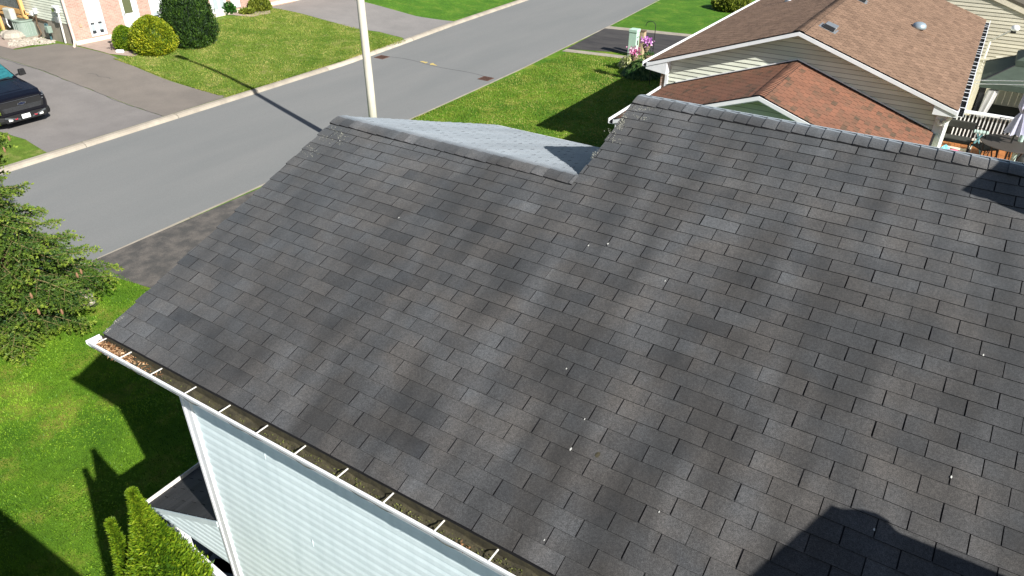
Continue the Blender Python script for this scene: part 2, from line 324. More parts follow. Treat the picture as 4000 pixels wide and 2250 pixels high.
M['metal_grey'] = mat('grey galvanised metal', (.35,.37,.39), (.28,.30,.32), rough=.4, metal=.6)
M['pole'] = mat('lamp post paint', (.55,.52,.45), (.42,.39,.33), rough=.6, nscale=5, stretch=(6,6,.5), contrast=(.4,.75))
M['carpaint'] = mat('dark blue black car paint', (.003,.0035,.007), (.003,.003,.006), rough=.25, spec=.4, coat=.35)
M['plastic'] = mat('black plastic', (.015,.015,.016), rough=.55)
M['grey_plastic'] = mat('grey bumper insert', (.10,.11,.12), rough=.4, metal=.3)
M['tyre'] = mat('tyre rubber', (.012,.012,.012), rough=.85)
M['glass'] = glassmat('window glass', (.03,.035,.04))
M['chrome'] = mat('chrome', (.75,.77,.8), rough=.15, metal=1)
M['turq'] = mat('turquoise sunshade', (.04,.20,.23), (.02,.12,.14), rough=.3, metal=.3, nscale=12)
M['headlight'] = glassmat('headlight lens', (.10,.11,.12), .08)
M['redpaint'] = mat('red tow hook', (.55,.02,.04), rough=.4)
M['lampwhite'] = mat('fog lamp lens', (.75,.75,.72), rough=.2)
M['ink'] = mat('plate lettering', (.05,.06,.08), rough=.6)
M['bark'] = mat('bark', (.16,.11,.07), (.09,.06,.04), rough=.9, nscale=20, bump=.01)
M['barktwig'] = mat('twig bark', (.20,.16,.07), (.14,.115,.05), rough=.8, nscale=20)
M['cone'] = mat('spruce cone', (.26,.14,.08), (.19,.10,.055), rough=.7, nscale=60)
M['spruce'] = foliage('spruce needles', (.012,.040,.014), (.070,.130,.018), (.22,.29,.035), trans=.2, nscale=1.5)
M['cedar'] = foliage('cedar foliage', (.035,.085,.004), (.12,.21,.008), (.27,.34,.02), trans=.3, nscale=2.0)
M['gold'] = foliage('golden cypress foliage', (.05,.10,.006), (.20,.26,.012), (.50,.48,.03), trans=.25, nscale=1.2)
M['yew'] = foliage('yew foliage', (.010,.022,.010), (.026,.062,.010), (.065,.125,.014), trans=.12, nscale=1.4)
M['shrub'] = foliage('green shrub leaves', (.012,.06,.012), (.035,.13,.02), (.09,.22,.04), trans=.25)
M['shrub_light'] = foliage('yellowish shrub leaves', (.06,.09,.01), (.15,.19,.02), (.30,.33,.05), trans=.25)
M['hosta'] = foliage('hosta leaves', (.012,.045,.012), (.035,.085,.02), (.09,.14,.04), trans=.2, nscale=3)
M['hosta_light'] = foliage('pale leaves', (.12,.16,.04), (.35,.38,.14), (.70,.68,.42), trans=.25, nscale=5)
M['petal'] = foliage('pink petals', (.45,.05,.22), (.80,.22,.48), (.90,.60,.75), trans=.3, nscale=9)
M['petal2'] = foliage('violet petals', (.40,.10,.50), (.75,.30,.70), (.90,.60,.80), trans=.3, nscale=9)
M['wood'] = mat('new deck lumber', (.62,.38,.15), (.52,.30,.11), rough=.75, nscale=10, stretch=(1,6,6))
M['deckwood'] = mat('stained deck boards', (.34,.13,.04), (.26,.10,.03), rough=.6, nscale=6, stretch=(1,8,1), tint=.2)
M['utility_green'] = mat('pale green utility box', (.42,.58,.48), (.38,.53,.44), rough=.5)
M['acgreen'] = mat('grey green painted steel', (.22,.28,.24), (.19,.25,.21), rough=.5)
M['teal'] = mat('teal pipe paint', (.06,.13,.15), rough=.5)
M['tan'] = mat('tan post', (.42,.32,.21), (.34,.25,.16), rough=.8, nscale=20)
M['stone'] = mat('white stones', (.42,.38,.32), (.27,.24,.20), rough=.85, nscale=20, tint=.3)
M['canvas'] = mat('dark green canvas', (.055,.075,.058), (.045,.062,.048), rough=.8)
M['canvas_grey'] = mat('grey brown canvas', (.11,.105,.08), rough=.8)
M['tub'] = mat('charcoal vinyl', (.028,.03,.027), rough=.6)
M['umbrella'] = mat('lilac grey umbrella cloth', (.42,.42,.52), (.28,.28,.38), rough=.8, nscale=15, stretch=(6,6,.5))
M['curtain'] = mat('white net curtain', (.62,.60,.58), (.45,.43,.43), rough=.8, nscale=12, stretch=(8,8,.5))
M['bench'] = mat('dark bench cushion', (.035,.036,.032), rough=.7)
M['turqmetal'] = mat('turquoise painted frame', (.22,.50,.56), rough=.5)
M['mint'] = mat('mint painted wood', (.42,.55,.50), rough=.6)
M['pink'] = mat('pink foam mat', (.75,.10,.22), (.65,.08,.18), rough=.7)
M['bluebag'] = mat('blue plastic', (.05,.50,.75), (.3,.75,.9), rough=.35, nscale=14)
M['cream'] = mat('cream painted panel', (.70,.64,.52), rough=.6)
M['soil'] = mat('gutter silt and moss', (.066,.058,.032), (.036,.032,.021), rough=.95, nscale=14, bump=.008, bscale=70, fine=.2, fscale=90)
M['moss'] = mat('moss', (.115,.125,.035), (.07,.08,.02), rough=.95, nscale=30, tint=.4)
M['leaf'] = foliage('dry leaves', (.10,.045,.02), (.32,.17,.08), (.58,.40,.24), trans=.15, nscale=30)
M['lichen'] = mat('lichen', (.36,.36,.30), (.22,.22,.18), rough=.95, nscale=60, tint=.4)
M['flake'] = mat('white paint flakes', (.52,.52,.49), rough=.6)
M['yellowpaint'] = mat('faded yellow road paint', (.55,.40,.10), (.40,.33,.16), rough=.8, nscale=20)
M['rust'] = mat('rusty iron', (.12,.062,.045), (.08,.045,.035), rough=.8, nscale=20)
M['ruststain'] = mat('rust stain', (.17,.085,.04), (.24,.15,.10), rough=.9, nscale=8)
M['tar'] = mat('crack sealer', (.07,.07,.075), rough=.8)
M['redcar'] = mat('maroon car paint', (.06,.006,.010), rough=.25, coat=.5)
M['silvercar'] = mat('dark navy car paint', (.012,.014,.03), rough=.25, coat=.5)
M['lattice'] = mat('dark chain mesh', (.05,.05,.05), rough=.6)
M['dark'] = mat('dark opening', (.012,.012,.012), rough=.9)
M['blind'] = mat('window blind', (.34,.39,.41), (.30,.35,.37), rough=.5, nscale=4)

# ============================================================ GROUND, ROAD
def lerp_tab(tab, y):
    ys = [p[1] for p in tab]
    if y <= ys[0]: return tab[0][0]
    for (x0, y0), (x1, y1) in zip(tab, tab[1:]):
        if y <= y1: return x0 + (x1-x0)*(y-y0)/(y1-y0)
    (x0, y0), (x1, y1) = tab[-2], tab[-1]
    return x1 + (x1-x0)*(y-y1)/(y1-y0)
FAR = [(-14.62, -60), (-14.64, 6), (-14.70, 12), (-14.76, 18), (-15.1, 22.1), (-15.5, 26.4), (-15.83, 32.2)]     # back edge of the far kerb
NEAR = [(-8.02, -60), (-8.08, 3.5), (-8.18, 8), (-8.28, 14), (-8.38, 18), (-8.47, 21), (-8.68, 24.2), (-8.98, 29.9), (-9.59, 37.7)]   # road edge of the near kerb
ZR = -.10
mb = MB(); mb.quad((-400,-400,-.16), (400,-400,-.16), (400,400,-.16), (-400,400,-.16)); struct('ground', mb, M['grass'])
mb = MB(); Y = -60
while Y < 130:
    y1 = Y+2; mb.quad((lerp_tab(FAR, Y)+.05, Y, ZR), (lerp_tab(NEAR, Y)+.02, Y, ZR), (lerp_tab(NEAR, y1)+.02, y1, ZR), (lerp_tab(FAR, y1)+.05, y1, ZR)); Y = y1
struct('road', mb, M['asphalt_road'])
def kerb(name, tab, sgn, w, y0, y1, seg, off=0, bright=None):
    mb = MB(); y = y0
    while y < y1:
        ln = seg*random.uniform(.85, 1.15); ye = min(y+ln, y1); n = max(1, int((ye-.012-y)/.8)+1); t = random.uniform(.35, .65)
        if bright and y < bright[1] and ye > bright[0]: t = 1.1
        for i in range(n):
            a = y+(ye-.012-y)*i/n; b = y+(ye-.012-y)*(i+1)/n
            xa = lerp_tab(tab, a)+off; xb = lerp_tab(tab, b)+off
            P = [(0, -.14), (0, .006), (sgn*w*.55, .004), (sgn*w*.85, -.03), (sgn*w, -.098), (sgn*w, -.14)]
            for (u0, z0), (u1, z1) in zip(P, P[1:]): mb.quad((xa+u0, a, z0), (xa+u1, a, z1), (xb+u1, b, z1), (xb+u0, b, z0), t)
        mb.quad((lerp_tab(tab, ye-.012)+off, ye-.012, .004), (lerp_tab(tab, ye-.012)+off+sgn*w*.7, ye-.012, -.005), (lerp_tab(tab, ye)+off+sgn*w*.7, ye, -.005), (lerp_tab(tab, ye)+off, ye, -.006), .0)
        y = ye
    return struct(name, mb, M['concrete'])
kerb('kerb', FAR, 1, .24, -60, 120, 3.0, bright=(19.9, 20.6))
kerb('kerb', NEAR, -1, .13, -60, 120, 3.0, off=.13)
# pale dust band beside the kerbs
# lawns
mb = MB(); ys = [-60+2*i for i in range(96)]
for a, b in zip(ys, ys[1:]):
    mb.quad((lerp_tab(NEAR, a)+.12, a, 0), (80, a, 0), (80, b, 0), (lerp_tab(NEAR, b)+.12, b, 0))
struct('lawn', mb, M['grass_near'])
mb = MB()
for a, b in zip(ys, ys[1:]):
    xs = [0, .5, 1, 1.6, 2.2, 2.8, 3.4, 4, 4.6, 5.2, 5.8, 6.4, 7, 7.8, 8.6, 60]
    for u, v in zip(xs, xs[1:]):
        P = [(lerp_tab(FAR, a)-v, a), (lerp_tab(FAR, a)-u, a), (lerp_tab(FAR, b)-u, b), (lerp_tab(FAR, b)-v, b)]
        mb.quad(*[(x, y, gz(x)) for x, y in P])
struct('lawn', mb, M['grass'])
def draped(name, poly, mt, dz, nx=1, step=.5, zf=gz):
    """polygon (xy) cut into strips across X and laid on the ground profile"""
    mb = MB(); x0 = min(p[0] for p in poly); x1 = max(p[0] for p in poly)
    def yr(x):
        c = []
        for i in range(len(poly)):
            (xa, ya), (xb, yb) = poly[i], poly[(i+1) % len(poly)]
            if (xa-x)*(xb-x) <= 0 and abs(xa-xb) > 1e-9: c.append(ya+(yb-ya)*(x-xa)/(xb-xa))
        return (min(c), max(c)) if c else None
    brk = sorted({round(p[0], 4) for p in poly} | {x0+i*step for i in range(int((x1-x0)/step)+1)})
    for a, b in zip(brk, brk[1:]):
        if b-a < 1e-3: continue
        ra = yr(a+1e-5); rb = yr(b-1e-5)
        if ra and rb:
            mb.quad((a, ra[0], zf(a)+dz), (b, rb[0], zf(b)+dz), (b, rb[1], zf(b)+dz), (a, ra[1], zf(a)+dz))
    return struct(name, mb, mt)
draped('lawn', [(-8.87,29.75),(-9.6,38),(-12.5,70),(8,70),(8,32.4)], M['grass_lush'], .004, zf=lambda x: 0)
draped('lawn', [(-15.5,26.4),(-16.3,26.2),(-17.4,25.93),(-19.4,26.0),(-21.1,26.05),(-32,26.3),(-32,60),(-17.5,60),(-15.85,32.2)], M['grass_lush'], .004)
draped('driveway', [(-14.69,10.02),(-16.8,10.05),(-20.7,10.0),(-24.4,10.15),(-30,10.2),(-30,11.2),(-24.95,11.0),(-24.6,12.45),(-23.7,12.62),(-21.4,12.62),(-19.3,12.36),(-17.8,12.3),(-16.3,12.38),(-14.74,12.45)], M['drive_brown'], .006)
draped('driveway', [(-14.66,6.35),(-16.1,6.55),(-18,6.3),(-19,5.0),(-30,4.8),(-30,10.19),(-24.4,10.13),(-20.7,9.98),(-16.8,10.03),(-14.69,10.0)], M['drive_grey'], .006)
draped('driveway', [(-15.1,22.2),(-15.4,22.4),(-16.77,22.5),(-17.8,22.1),(-19.7,22.05),(-23.4,22.2),(-23.4,23.9),(-32,24.2),(-32,26.3),(-21.1,26.05),(-19.4,26.0),(-17.4,25.93),(-16.3,26.2),(-15.5,26.4)], M['drive_pale'], .006)
flat = lambda x: 0
draped('driveway', [(-8.45,24.7),(-8.83,29.2),(8,31.9),(8,27.0),(-4.9,26.0)], M['drive_black'], .006, zf=flat)
draped('path', [(-8.85,29.2),(-8.88,29.75),(8,32.4),(8,31.9)], M['concrete'], .010, zf=flat)
draped('path', [(-8.4,24.25),(-8.43,24.7),(8,27.0),(8,26.55)], M['concrete'], .010, zf=flat)
draped('driveway', [(-7.98,3.3),(-7.98,8.2),(-.4,8.2),(-.4,4.0),(-6.1,3.56)], M['drive_old'], .006, zf=flat)
# paths and aprons at the house across the street
draped('path', [(-23.69,12.7),(-21.5,12.66),(-20.6,13.0),(-20.9,14.3),(-22.2,14.7),(-22.2,15.6),(-23.69,15.6)], M['paver'], .014)
draped('path', [(-23.69,19.9),(-22.4,20.2),(-22.3,21.2),(-23.4,22.2),(-23.4,23.9),(-24.6,24.2),(-24.6,19.9)], M['paver'], .012)
draped('path', [(-31,10.9),(-25.1,11.0),(-25.1,11.9),(-31,12.2)], M['paver'], .015)
draped('path', [(6.0,14.9),(14,14.9),(14,27),(6.0,27)], M['patio'], .008, zf=flat)
# cracks: one across the road, one between the two driveway halves
mb = MB(); pr = None
for i in range(30):
    t = i/29; p = Vector((-14.3+5.5*t, 19.75+.12*math.sin(t*9)+.25*math.sin(t*3.1)-.3*t, ZR+.003))
    if pr: mb.quad(pr-Vector((0,.012,0)), p-Vector((0,.012,0)), p+Vector((0,.012,0)), pr+Vector((0,.012,0)))
    pr = p
struct('crack', mb, M['tar'])
mb = MB(); pr = None
for i in range(40):
    x = -14.75-i*.25; p = Vector((x, 10.01+.03*math.sin(x*2.3)+.02*math.sin(x*7), gz(x)+.010))
    if pr: mb.quad(pr-Vector((0,.010,0)), p-Vector((0,.010,0)), p+Vector((0,.010,0)), pr+Vector((0,.010,0)))
    pr = p
struct('crack', mb, M['tar'])
mb = MB(); pr = None
for i in range(9):
    x = -19.0-i*.12; p = Vector((x, 11.05+.06*math.sin(i*1.3)-i*.02, gz(x)+.010))
    if pr: mb.quad(pr-Vector((.0,.008,0)), p-Vector((0,.008,0)), p+Vector((0,.012,0)), pr+Vector((0,.012,0)))
    pr = p
struct('crack', mb, M['tar'])
# faded yellow paint marks
def mark(pts, label):
    c = pts[0]; mb = MB(); mb.poly([(x, y, ZR+.004) for x, y in pts]); tag(build('road_mark', mb, M['yellowpaint']), label, 'road mark')
q = lambda l: [tuple(at(x, y, ZR)[:2]) for x, y in l]
mark(q([(1641,240),(1652,239),(1662,242),(1671,242),(1669,246),(1661,248),(1654,244),(1644,243)]), 'left of the two faded yellow paint blotches on the road')
mark(q([(1679,250),(1686,247),(1692,246),(1696,250),(1709,257),(1700,256),(1690,254),(1681,254)]), 'right of the two faded yellow paint blotches on the road')
# storm drains
def drain(x, y, rz, label):
    t = thing('storm_drain', label, 'storm drain', (x, y, ZR), 'storm drains in the road gutters')
    mb = MB(); fr = .05
    for sx in (-1, 1): mb.box((x+sx*.21, y, ZR+.008), (.03, .45, .016)); mb.box((x, y+sx*.21, ZR+.008), (.39, .03, .016))
    build('frame', mb, M['rust'], t)
    mb = MB()
    for i in range(7): mb.box((x, y-.17+i*.057, ZR+.006), (.39, .026, .012))
    build('grate', mb, M['rust'], t)
    mb = MB(); mb.quad((x-.19, y-.19, ZR+.002), (x+.19, y-.19, ZR+.002), (x+.19, y+.19, ZR+.002), (x-.19, y+.19, ZR+.002)); build('pit', mb, M['dark'], t)
p = at(1466, 219, ZR); drain(-14.15, p.y, 0, 'rusty storm drain grate beside the far kerb by the lamp post')
p = at(1926, 313, ZR); drain(-8.95, p.y, 0, 'rusty storm drain grate beside the near kerb and lawn')

# ============================================================ LAMP POST
bx, by = -6.78, 10.91
t = thing('lamp_post', 'tall tapered beige lamp post rising behind the grey roof', 'lamp post', (bx, by, 0))
pts = [(bx, by, 0), (bx-.02, by, 2), (bx-.06, by, 4), (bx-.10, by+.01, 5.3), (bx-.24, by+.03, 6.0), (bx-.60, by+.04, 6.6), (bx-1.15, by+.05, 7.0), (bx-1.9, by+.06, 7.2), (bx-2.7, by+.07, 7.3)]
mb = MB(); mb.tube(pts, [.115, .105, .095, .088, .082, .075, .066, .056, .045], 16); build('post', mb, M['pole'], t, smooth=True)
mb = MB(); mb.box((bx-2.95, by+.08, 7.3), (.6, .22, .12), rz=0); build('lamp_head', mb, M['metal_grey'], t, bevel=.03)

# ============================================================ SHINGLED SLOPES
def slope(name, mt, O, A, U, v1, urange, parent, W=1/3, E=.1408, thick=.0078, gap=.008, wav=0, tf=None, k0=-60, k1=90, under=True, half=.5, jit=.18):
    own = not STREET
    """rows of shingle tabs; urange(v) -> (u0,u1)"""
    if STREET: W /= K; E /= K
    O = Vector(O); A = Vector(A); U = Vector(U).normalized(); n = A.cross(U).normalized()
    if n.z < 0: n = -n
    def hw(u, v): return wav*(math.sin(u*10.3+.7*math.sin(v*.9))*.5 + math.sin(u*5.1+v*.35+1)*.6 + .5*math.sin(v*3.1+u*1.7)) if wav else 0
    P = lambda u, v, h: O + A*u + U*v + n*(h+hw(u, v))
    mb = MB(); j = 0
    while j*E < v1-.01:
        va = j*E; vb = min((j+1)*E+.012, v1); u0, u1 = urange((va+min(vb, (j+1)*E))/2); sh = random.uniform(-.006, .006)
        k = int(math.floor(u0/W))-2
        while k*W < u1+W:
            a = (k+(half if j % 2 else 0))*W+sh+gap/2+random.uniform(-.002, .002); b = a+W-gap+random.uniform(-.002, .002); k += 1
            if own and a < u0: u_ = u0-random.uniform(-.006, .014)
            else: u_ = u0
            a = max(a, u_); b = min(b, u1)
            if b-a < .015: continue
            tt = random.gauss(.5, jit); tt = min(max(tt, 0), 1)
            if tf:
                r = tf((a+b)/2, (va+vb)/2)
                if r is not None: tt = r
            th = thick*random.uniform(.85, 1.25); l = random.uniform(-.002, .002)
            p = [P(a, va+l, th), P(b, va-l, th), P(b, vb, .0008), P(a, vb, .0008), P(a, va+l, -.003), P(b, va-l, -.003)]
            m_ = (a+b)/2; pm0 = P(m_, va, th); pm1 = P(m_, vb, .0008)
            mb.quad(p[0], pm0, pm1, p[3], tt); mb.quad(pm0, p[1], p[2], pm1, tt)
            mb.quad(p[4], P(m_, va, -.003), pm0, p[0], -3); mb.quad(P(m_, va, -.003), p[5], p[1], pm0, -3)
            mb.quad(p[0], p[3], P(a, vb, -.003), p[4], -3); mb.quad(p[2], p[1], p[5], P(b, vb, -.003), -3)
        j += 1
    o = build(name, mb, mt, parent)
    if under:
        mb = MB(); nv = max(1, int(v1/.3)); 
        for i in range(nv):
            va = v1*i/nv; vb = v1*(i+1)/nv; u0, u1 = urange((va+vb)/2); m_ = max(2, int((u1-u0)/.3)) if wav else 1
            for q_ in range(m_):
                ua = u0+(u1-u0)*q_/m_; ub = u0+(u1-u0)*(q_+1)/m_
                mb.quad(P(ua, va, -.003), P(ub, va, -.003), P(ub, vb, -.003), P(ua, vb, -.003))
        build('underlay', mb, M['felt'], o)
    return o
def ridge(name, mt, p0, p1, d1, d2, parent, w=.15, step=.142, jit=.3, fl=.006, tf=None):
    """ridge cap: overlapping bent pieces from p0 to p1; d1,d2 unit down-slope directions"""
    if STREET: w /= K; step /= K
    p0 = Vector(p0); p1 = Vector(p1); L = (p1-p0).length; A = (p1-p0)/L; d1 = Vector(d1).normalized(); d2 = Vector(d2).normalized(); n = Vector((0,0,1))
    mb = MB(); x = 0; i = 0
    while x < L-.01:
        xe = min(x+step*random.uniform(.93, 1.07), L); tt = min(max(random.gauss(.62, jit), .1), 1.2); ww = w*random.uniform(.97, 1.03)
        h0 = .014+random.uniform(0, .004); h1 = .007
        prof = [(d1, 1), (d1, .72), (d1, .46), (d1, .22), (d1, 0), (d2, .22), (d2, .46), (d2, .72), (d2, 1)]
        def pt(k, xx, h):
            d, r = prof[k]; return p0 + A*xx + d*(r*ww) + n*(h+.004-ww*.10*(1-r)**2)
        for k in range(8):
            mb.quad(pt(k, x-.0, h0), pt(k, xe, h1), pt(k+1, xe, h1), pt(k+1, x-.0, h0), tt)
            mb.quad(pt(k, x, h0), pt(k+1, x, h0), pt(k+1, x, h0-.010), pt(k, x, h0-.010), -3)
        for k in (0, 8): mb.quad(pt(k, x, h0), pt(k, xe, h1), pt(k, xe, -.004), pt(k, x, -.004), -3)
        x = xe; i += 1
    return build(name, mb, mt, parent)
def clap(mb, p0, along, L, z0, z1, nrm, e=.10, d=.012, bounds=None, t=.5, dutch=False):
    """horizontal clapboards on a vertical wall; bounds(z)->(u0,u1)"""
    p0 = Vector(p0); A = Vector(along).normalized(); n = Vector(nrm); z = z0
    while z < z1-1e-3:
        zt = min(z+e, z1); ua, ub = bounds(z) if bounds else (0, L); uc, ud = bounds(zt) if bounds else (0, L); tt = t+random.uniform(-.1, .1)
        if ub-ua > .02:
            zt = zt-.013 if zt < z1 else zt
            f = lambda u, zz, o: p0 + A*u + n*o + Vector((0,0,zz-p0.z))
            if ud-uc < 0: uc = ud = (uc+ud)/2
            if dutch:
                zm = z+(zt-z)*.55; um, un = (ua+uc)/2, (ub+ud)/2
                mb.quad(f(ua, z, d), f(ub, z, d), f(un, zm, d*.8), f(um, zm, d*.8), tt); mb.quad(f(um, zm, d*.8), f(un, zm, d*.8), f(ud, zt, 0), f(uc, zt, 0), tt)
            else: mb.quad(f(ua, z, d), f(ub, z, d), f(ud, zt, 0), f(uc, zt, 0), tt)
            mb.quad(f(ua, z, 0), f(ub, z, 0), f(ub, z, d), f(ua, z, d), tt)
            mb.quad(f(uc, zt, 0), f(ud, zt, 0), f(ud, zt+.013, -.002), f(uc, zt+.013, -.002), -1)  # strip tinted dark to paint the shadow under the next lip
            zt += .013
        z = zt
# ============================================================ OWN HOUSE
STREET = False; ZG = Z_GROUND
TN = .349; TF = .319
SL = Vector((0, 1, TN)).normalized(); FU = Vector((0, -1, TF)).normalized()
H = thing('grey_roof_house', 'house in the foreground with a charcoal shingle roof and pale blue siding', 'house', (5, 4, 0))
XL, XJ, XR = -.34, 2.97, 13.0
VL = 3.42/SL.y; VU = 4.79/SL.y
RD = MB()   # roof body under the shingles (sheathing), both sections
def prof_box(x0, x1, pts): RD.ext([(x0, y, z) for y, z in pts], (x1-x0, 0, 0))
prof_box(XL+.01, XJ, [(.004, 3.283), (3.42, 4.47), (6.86, 3.37), (6.86, 3.25), (.004, 3.15)])
prof_box(XJ+.002, XR, [(.006, 3.283), (4.79, 4.95), (10.08, 3.29), (10.08, 3.17), (.006, 3.15)])
roof = build('roof', RD, M['felt'], H)
tfn = None
near = slope('shingles', M['shingle'], (0, 0, 3.3), (1, 0, 0), SL, VU-.08, lambda v: (XL if v < VL-.08 else XJ, XR), roof, wav=.0035)
farlow_marks = [atp(1525, 494, (0, TF, 1), 4.5+TF*3.42), atp(1880, 500, (0, TF, 1), 4.5+TF*3.42)]
LF = (Vector((0, 6.9, 3.39))-Vector((0, 3.42, 4.5))).length
def tff(u, v):
    y = 6.9 - v/math.sqrt(1+TF*TF)
    for q in farlow_marks:
        if abs(u-q.x) < .2 and abs(y-q.y) < .09: return -.42
    return None
slope('shingles', M['shingle'], (0, 6.9, 3.39), (1, 0, 0), (0, -1, TF), LF-.08, lambda v: (XL, XJ), roof, wav=.0035, tf=tff)
LU = (Vector((0, 10.1, 3.31))-Vector((0, 4.79, 4.99))).length
slope('shingles', M['shingle'], (0, 10.1, 3.31), (1, 0, 0), (0, -1, 1.68/5.31), LU-.08, lambda v: (XJ, XR), roof)
ridge('ridge_cap', M['shingle'], (XL, 3.42, 4.497), (XJ+.0, 3.42, 4.497), -SL, -FU, roof, w=.155)
ridge('ridge_cap', M['shingle'], (XJ, 4.79, 4.975), (XR, 4.79, 4.975), -SL, Vector((0, 1, -.316)), roof, w=.165)
# small flashing gable wall at the jog, above the lower far slope
mb = MB(); mb.ext([(XJ+.03, 3.35, 4.38), (XJ+.03, 4.79, 4.93), (XJ+.03, 10.0, 3.28), (XJ+.03, 10.0, 3.0), (XJ+.03, 6.8, 3.3)], (.1, 0, 0)); build('step_wall', mb, M['white'], H)
# walls
YW, XW = .13, .55
mb = MB(); mb.prism([(XW, YW+.012), (XR-.3, YW+.012), (XR-.3, 9.7), (XJ+.3, 9.7), (XJ+.3, 6.5), (XW, 6.5)], ZG, 3.2); build('wall', mb, M['siding'], H)
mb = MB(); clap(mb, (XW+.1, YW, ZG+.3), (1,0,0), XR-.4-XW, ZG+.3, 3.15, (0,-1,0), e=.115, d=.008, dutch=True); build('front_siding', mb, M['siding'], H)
for x, z in ((1.62, 2.62), (3.5, 2.05), (2.05, 1.72)): mb = MB(); mb.box((x, YW-.007, z), (.003, .005, .10)); build('siding_seam', mb, M['siding'], H)
mb = MB(); mb.bb(XW-.012, XW+.10, YW-.03, YW+.10, ZG+.2, 3.13); mb.bb(XW-.02, XW+.012, YW-.04, YW-.02, ZG+.2, 3.13); build('corner_trim', mb, M['white'], H)
mb = MB(); mb.bb(XL+.02, XR-.1, -.003, .003, 3.13, 3.255); mb.bb(XL+.02, XW, .004, .4, 3.12, 3.14); mb.bb(XW, XR-.3, .004, YW+.01, 3.125, 3.14); build('fascia', mb, M['white'], H)
# front gutter with hangers
G = build('gutter', (lambda mb: (
    [mb.quad((XL-.05, a[0], a[1]), (XR-.2, a[0], a[1]), (XR-.2, b[0], b[1]), (XL-.05, b[0], b[1])) for a, b in zip(
        [(-.006, 3.255), (-.006, 3.165), (-.105, 3.165), (-.118, 3.185), (-.122, 3.215), (-.138, 3.235), (-.142, 3.262), (-.142, 3.270), (-.122, 3.270), (-.122, 3.262)],
        [(-.006, 3.165), (-.105, 3.165), (-.118, 3.185), (-.122, 3.215), (-.138, 3.235), (-.142, 3.262), (-.142, 3.270), (-.122, 3.270), (-.122, 3.262), (-.130, 3.240)])],
    mb.ext([(XL-.056, -.006, 3.27), (XL-.056, -.006, 3.163), (XL-.056, -.106, 3.163), (XL-.056, -.124, 3.2), (XL-.056, -.144, 3.24), (XL-.056, -.144, 3.274)], (.006, 0, 0)), mb)[-1])(MB()), M['white'], H)
hx = [-.278, .12, .575, 1.053, 1.5, 1.96, 2.394, 2.847, 3.3, 3.768, 4.225, 4.69, 5.15, 5.6, 6.1, 6.6]
for i, x in enumerate(hx):
    if i == 0:
        mb = MB(); mb.bar((0, -.008, 3.266), (0, -.132, 3.272), .010, .006); h0 = build('gutter_hanger', mb, M['white_dirty'], G); base = h0.data
        me = h0.data; sh = Vector((0, 0, 0))
        h0.location.x = x
    else:
        h = h0.copy(); COL.objects.link(h); h.parent = G; h.location.x = x
# gutter content: silt, moss and leaf litter
mb = MB(); n = 260
for i in range(n):
    xa = XL-.02+(8.2)*i/n; xb = XL-.02+8.2*(i+1)/n
    def zz(x, y): return 3.205+.010*math.sin(x*9+y*40)+.008*math.sin(x*23+y*70)+.014*(1 if y > -.05 else 0)*abs(math.sin(x*5.2))
    mb.quad((xa, -.0075, zz(xa, -.008)-.01), (xb, -.0075, zz(xb, -.008)-.01), (xb, -.0072, 3.283), (xa, -.0072, 3.283))  # upright back sheet: soil, also painted shadow line under the shingle edge
    yy = [-.0085, -.024, -.045, -.07, -.095, -.124]
    for y0, y1 in zip(yy, yy[1:]): mb.quad((xa, y0, zz(xa, y0)), (xb, y0, zz(xb, y0)), (xb, y1, zz(xb, y1)), (xa, y1, zz(xa, y1)))
tag(build("gutter_silt", mb, M['soil']), 'brown silt and moss lying along the white front gutter', 'silt', kind='stuff')
P_ = []; tt = []
for i in range(1500):
    x = rng.uniform(.6, 6.5)**1.0; dens = .2+.8*min(1, max(0, (x-1.5)/3.5))
    if rng.random() > dens: continue
    P_.append((x, rng.uniform(-.09, -.03)+.01*math.sin(x*3), 3.215+rng.uniform(0, .012)))
P_ = np.array(P_); V = leaves(P_, rng.normal(size=P_.shape)*[1, 1, .5], rng.uniform(.008, .022, len(P_)), rng.uniform(.006, .014, len(P_)))
o = npmesh('gutter_moss', V, 4, rng.random(len(P_)), M['moss']); tag(o, 'olive moss crumbs growing in the front gutter', 'moss', kind='stuff')
P_ = np.stack([XL+.03+np.abs(rng.normal(0, .36, 900)).clip(0, .92), rng.uniform(-.122, -.028, 900), rng.uniform(3.21, 3.262, 900)], axis=1)
V = leaves(P_, rng.normal(size=P_.shape)*[1, 1, .35], rng.uniform(.018, .045, 900), rng.uniform(.005, .014, 900))
o = npmesh('leaf_litter', V, 4, rng.random(900), M['leaf']); tag(o, 'dry orange leaf litter heaped in the left end of the front gutter', 'leaf litter', kind='stuff')
# oak leaf further along
P_ = np.stack([4.0+rng.normal(0, .03, 22), -.10+rng.normal(0, .012, 22), np.full(22, 3.235)], axis=1)
V = leaves(P_, rng.normal(size=P_.shape)*[1, 1, .2], rng.uniform(.02, .04, 22), rng.uniform(.008, .016, 22)); 
o = npmesh('dead_leaf', V, 4, rng.uniform(.3, .6, 22), M['leaf']); tag(o, 'single curled orange leaf on the moss further along the gutter', 'leaf')
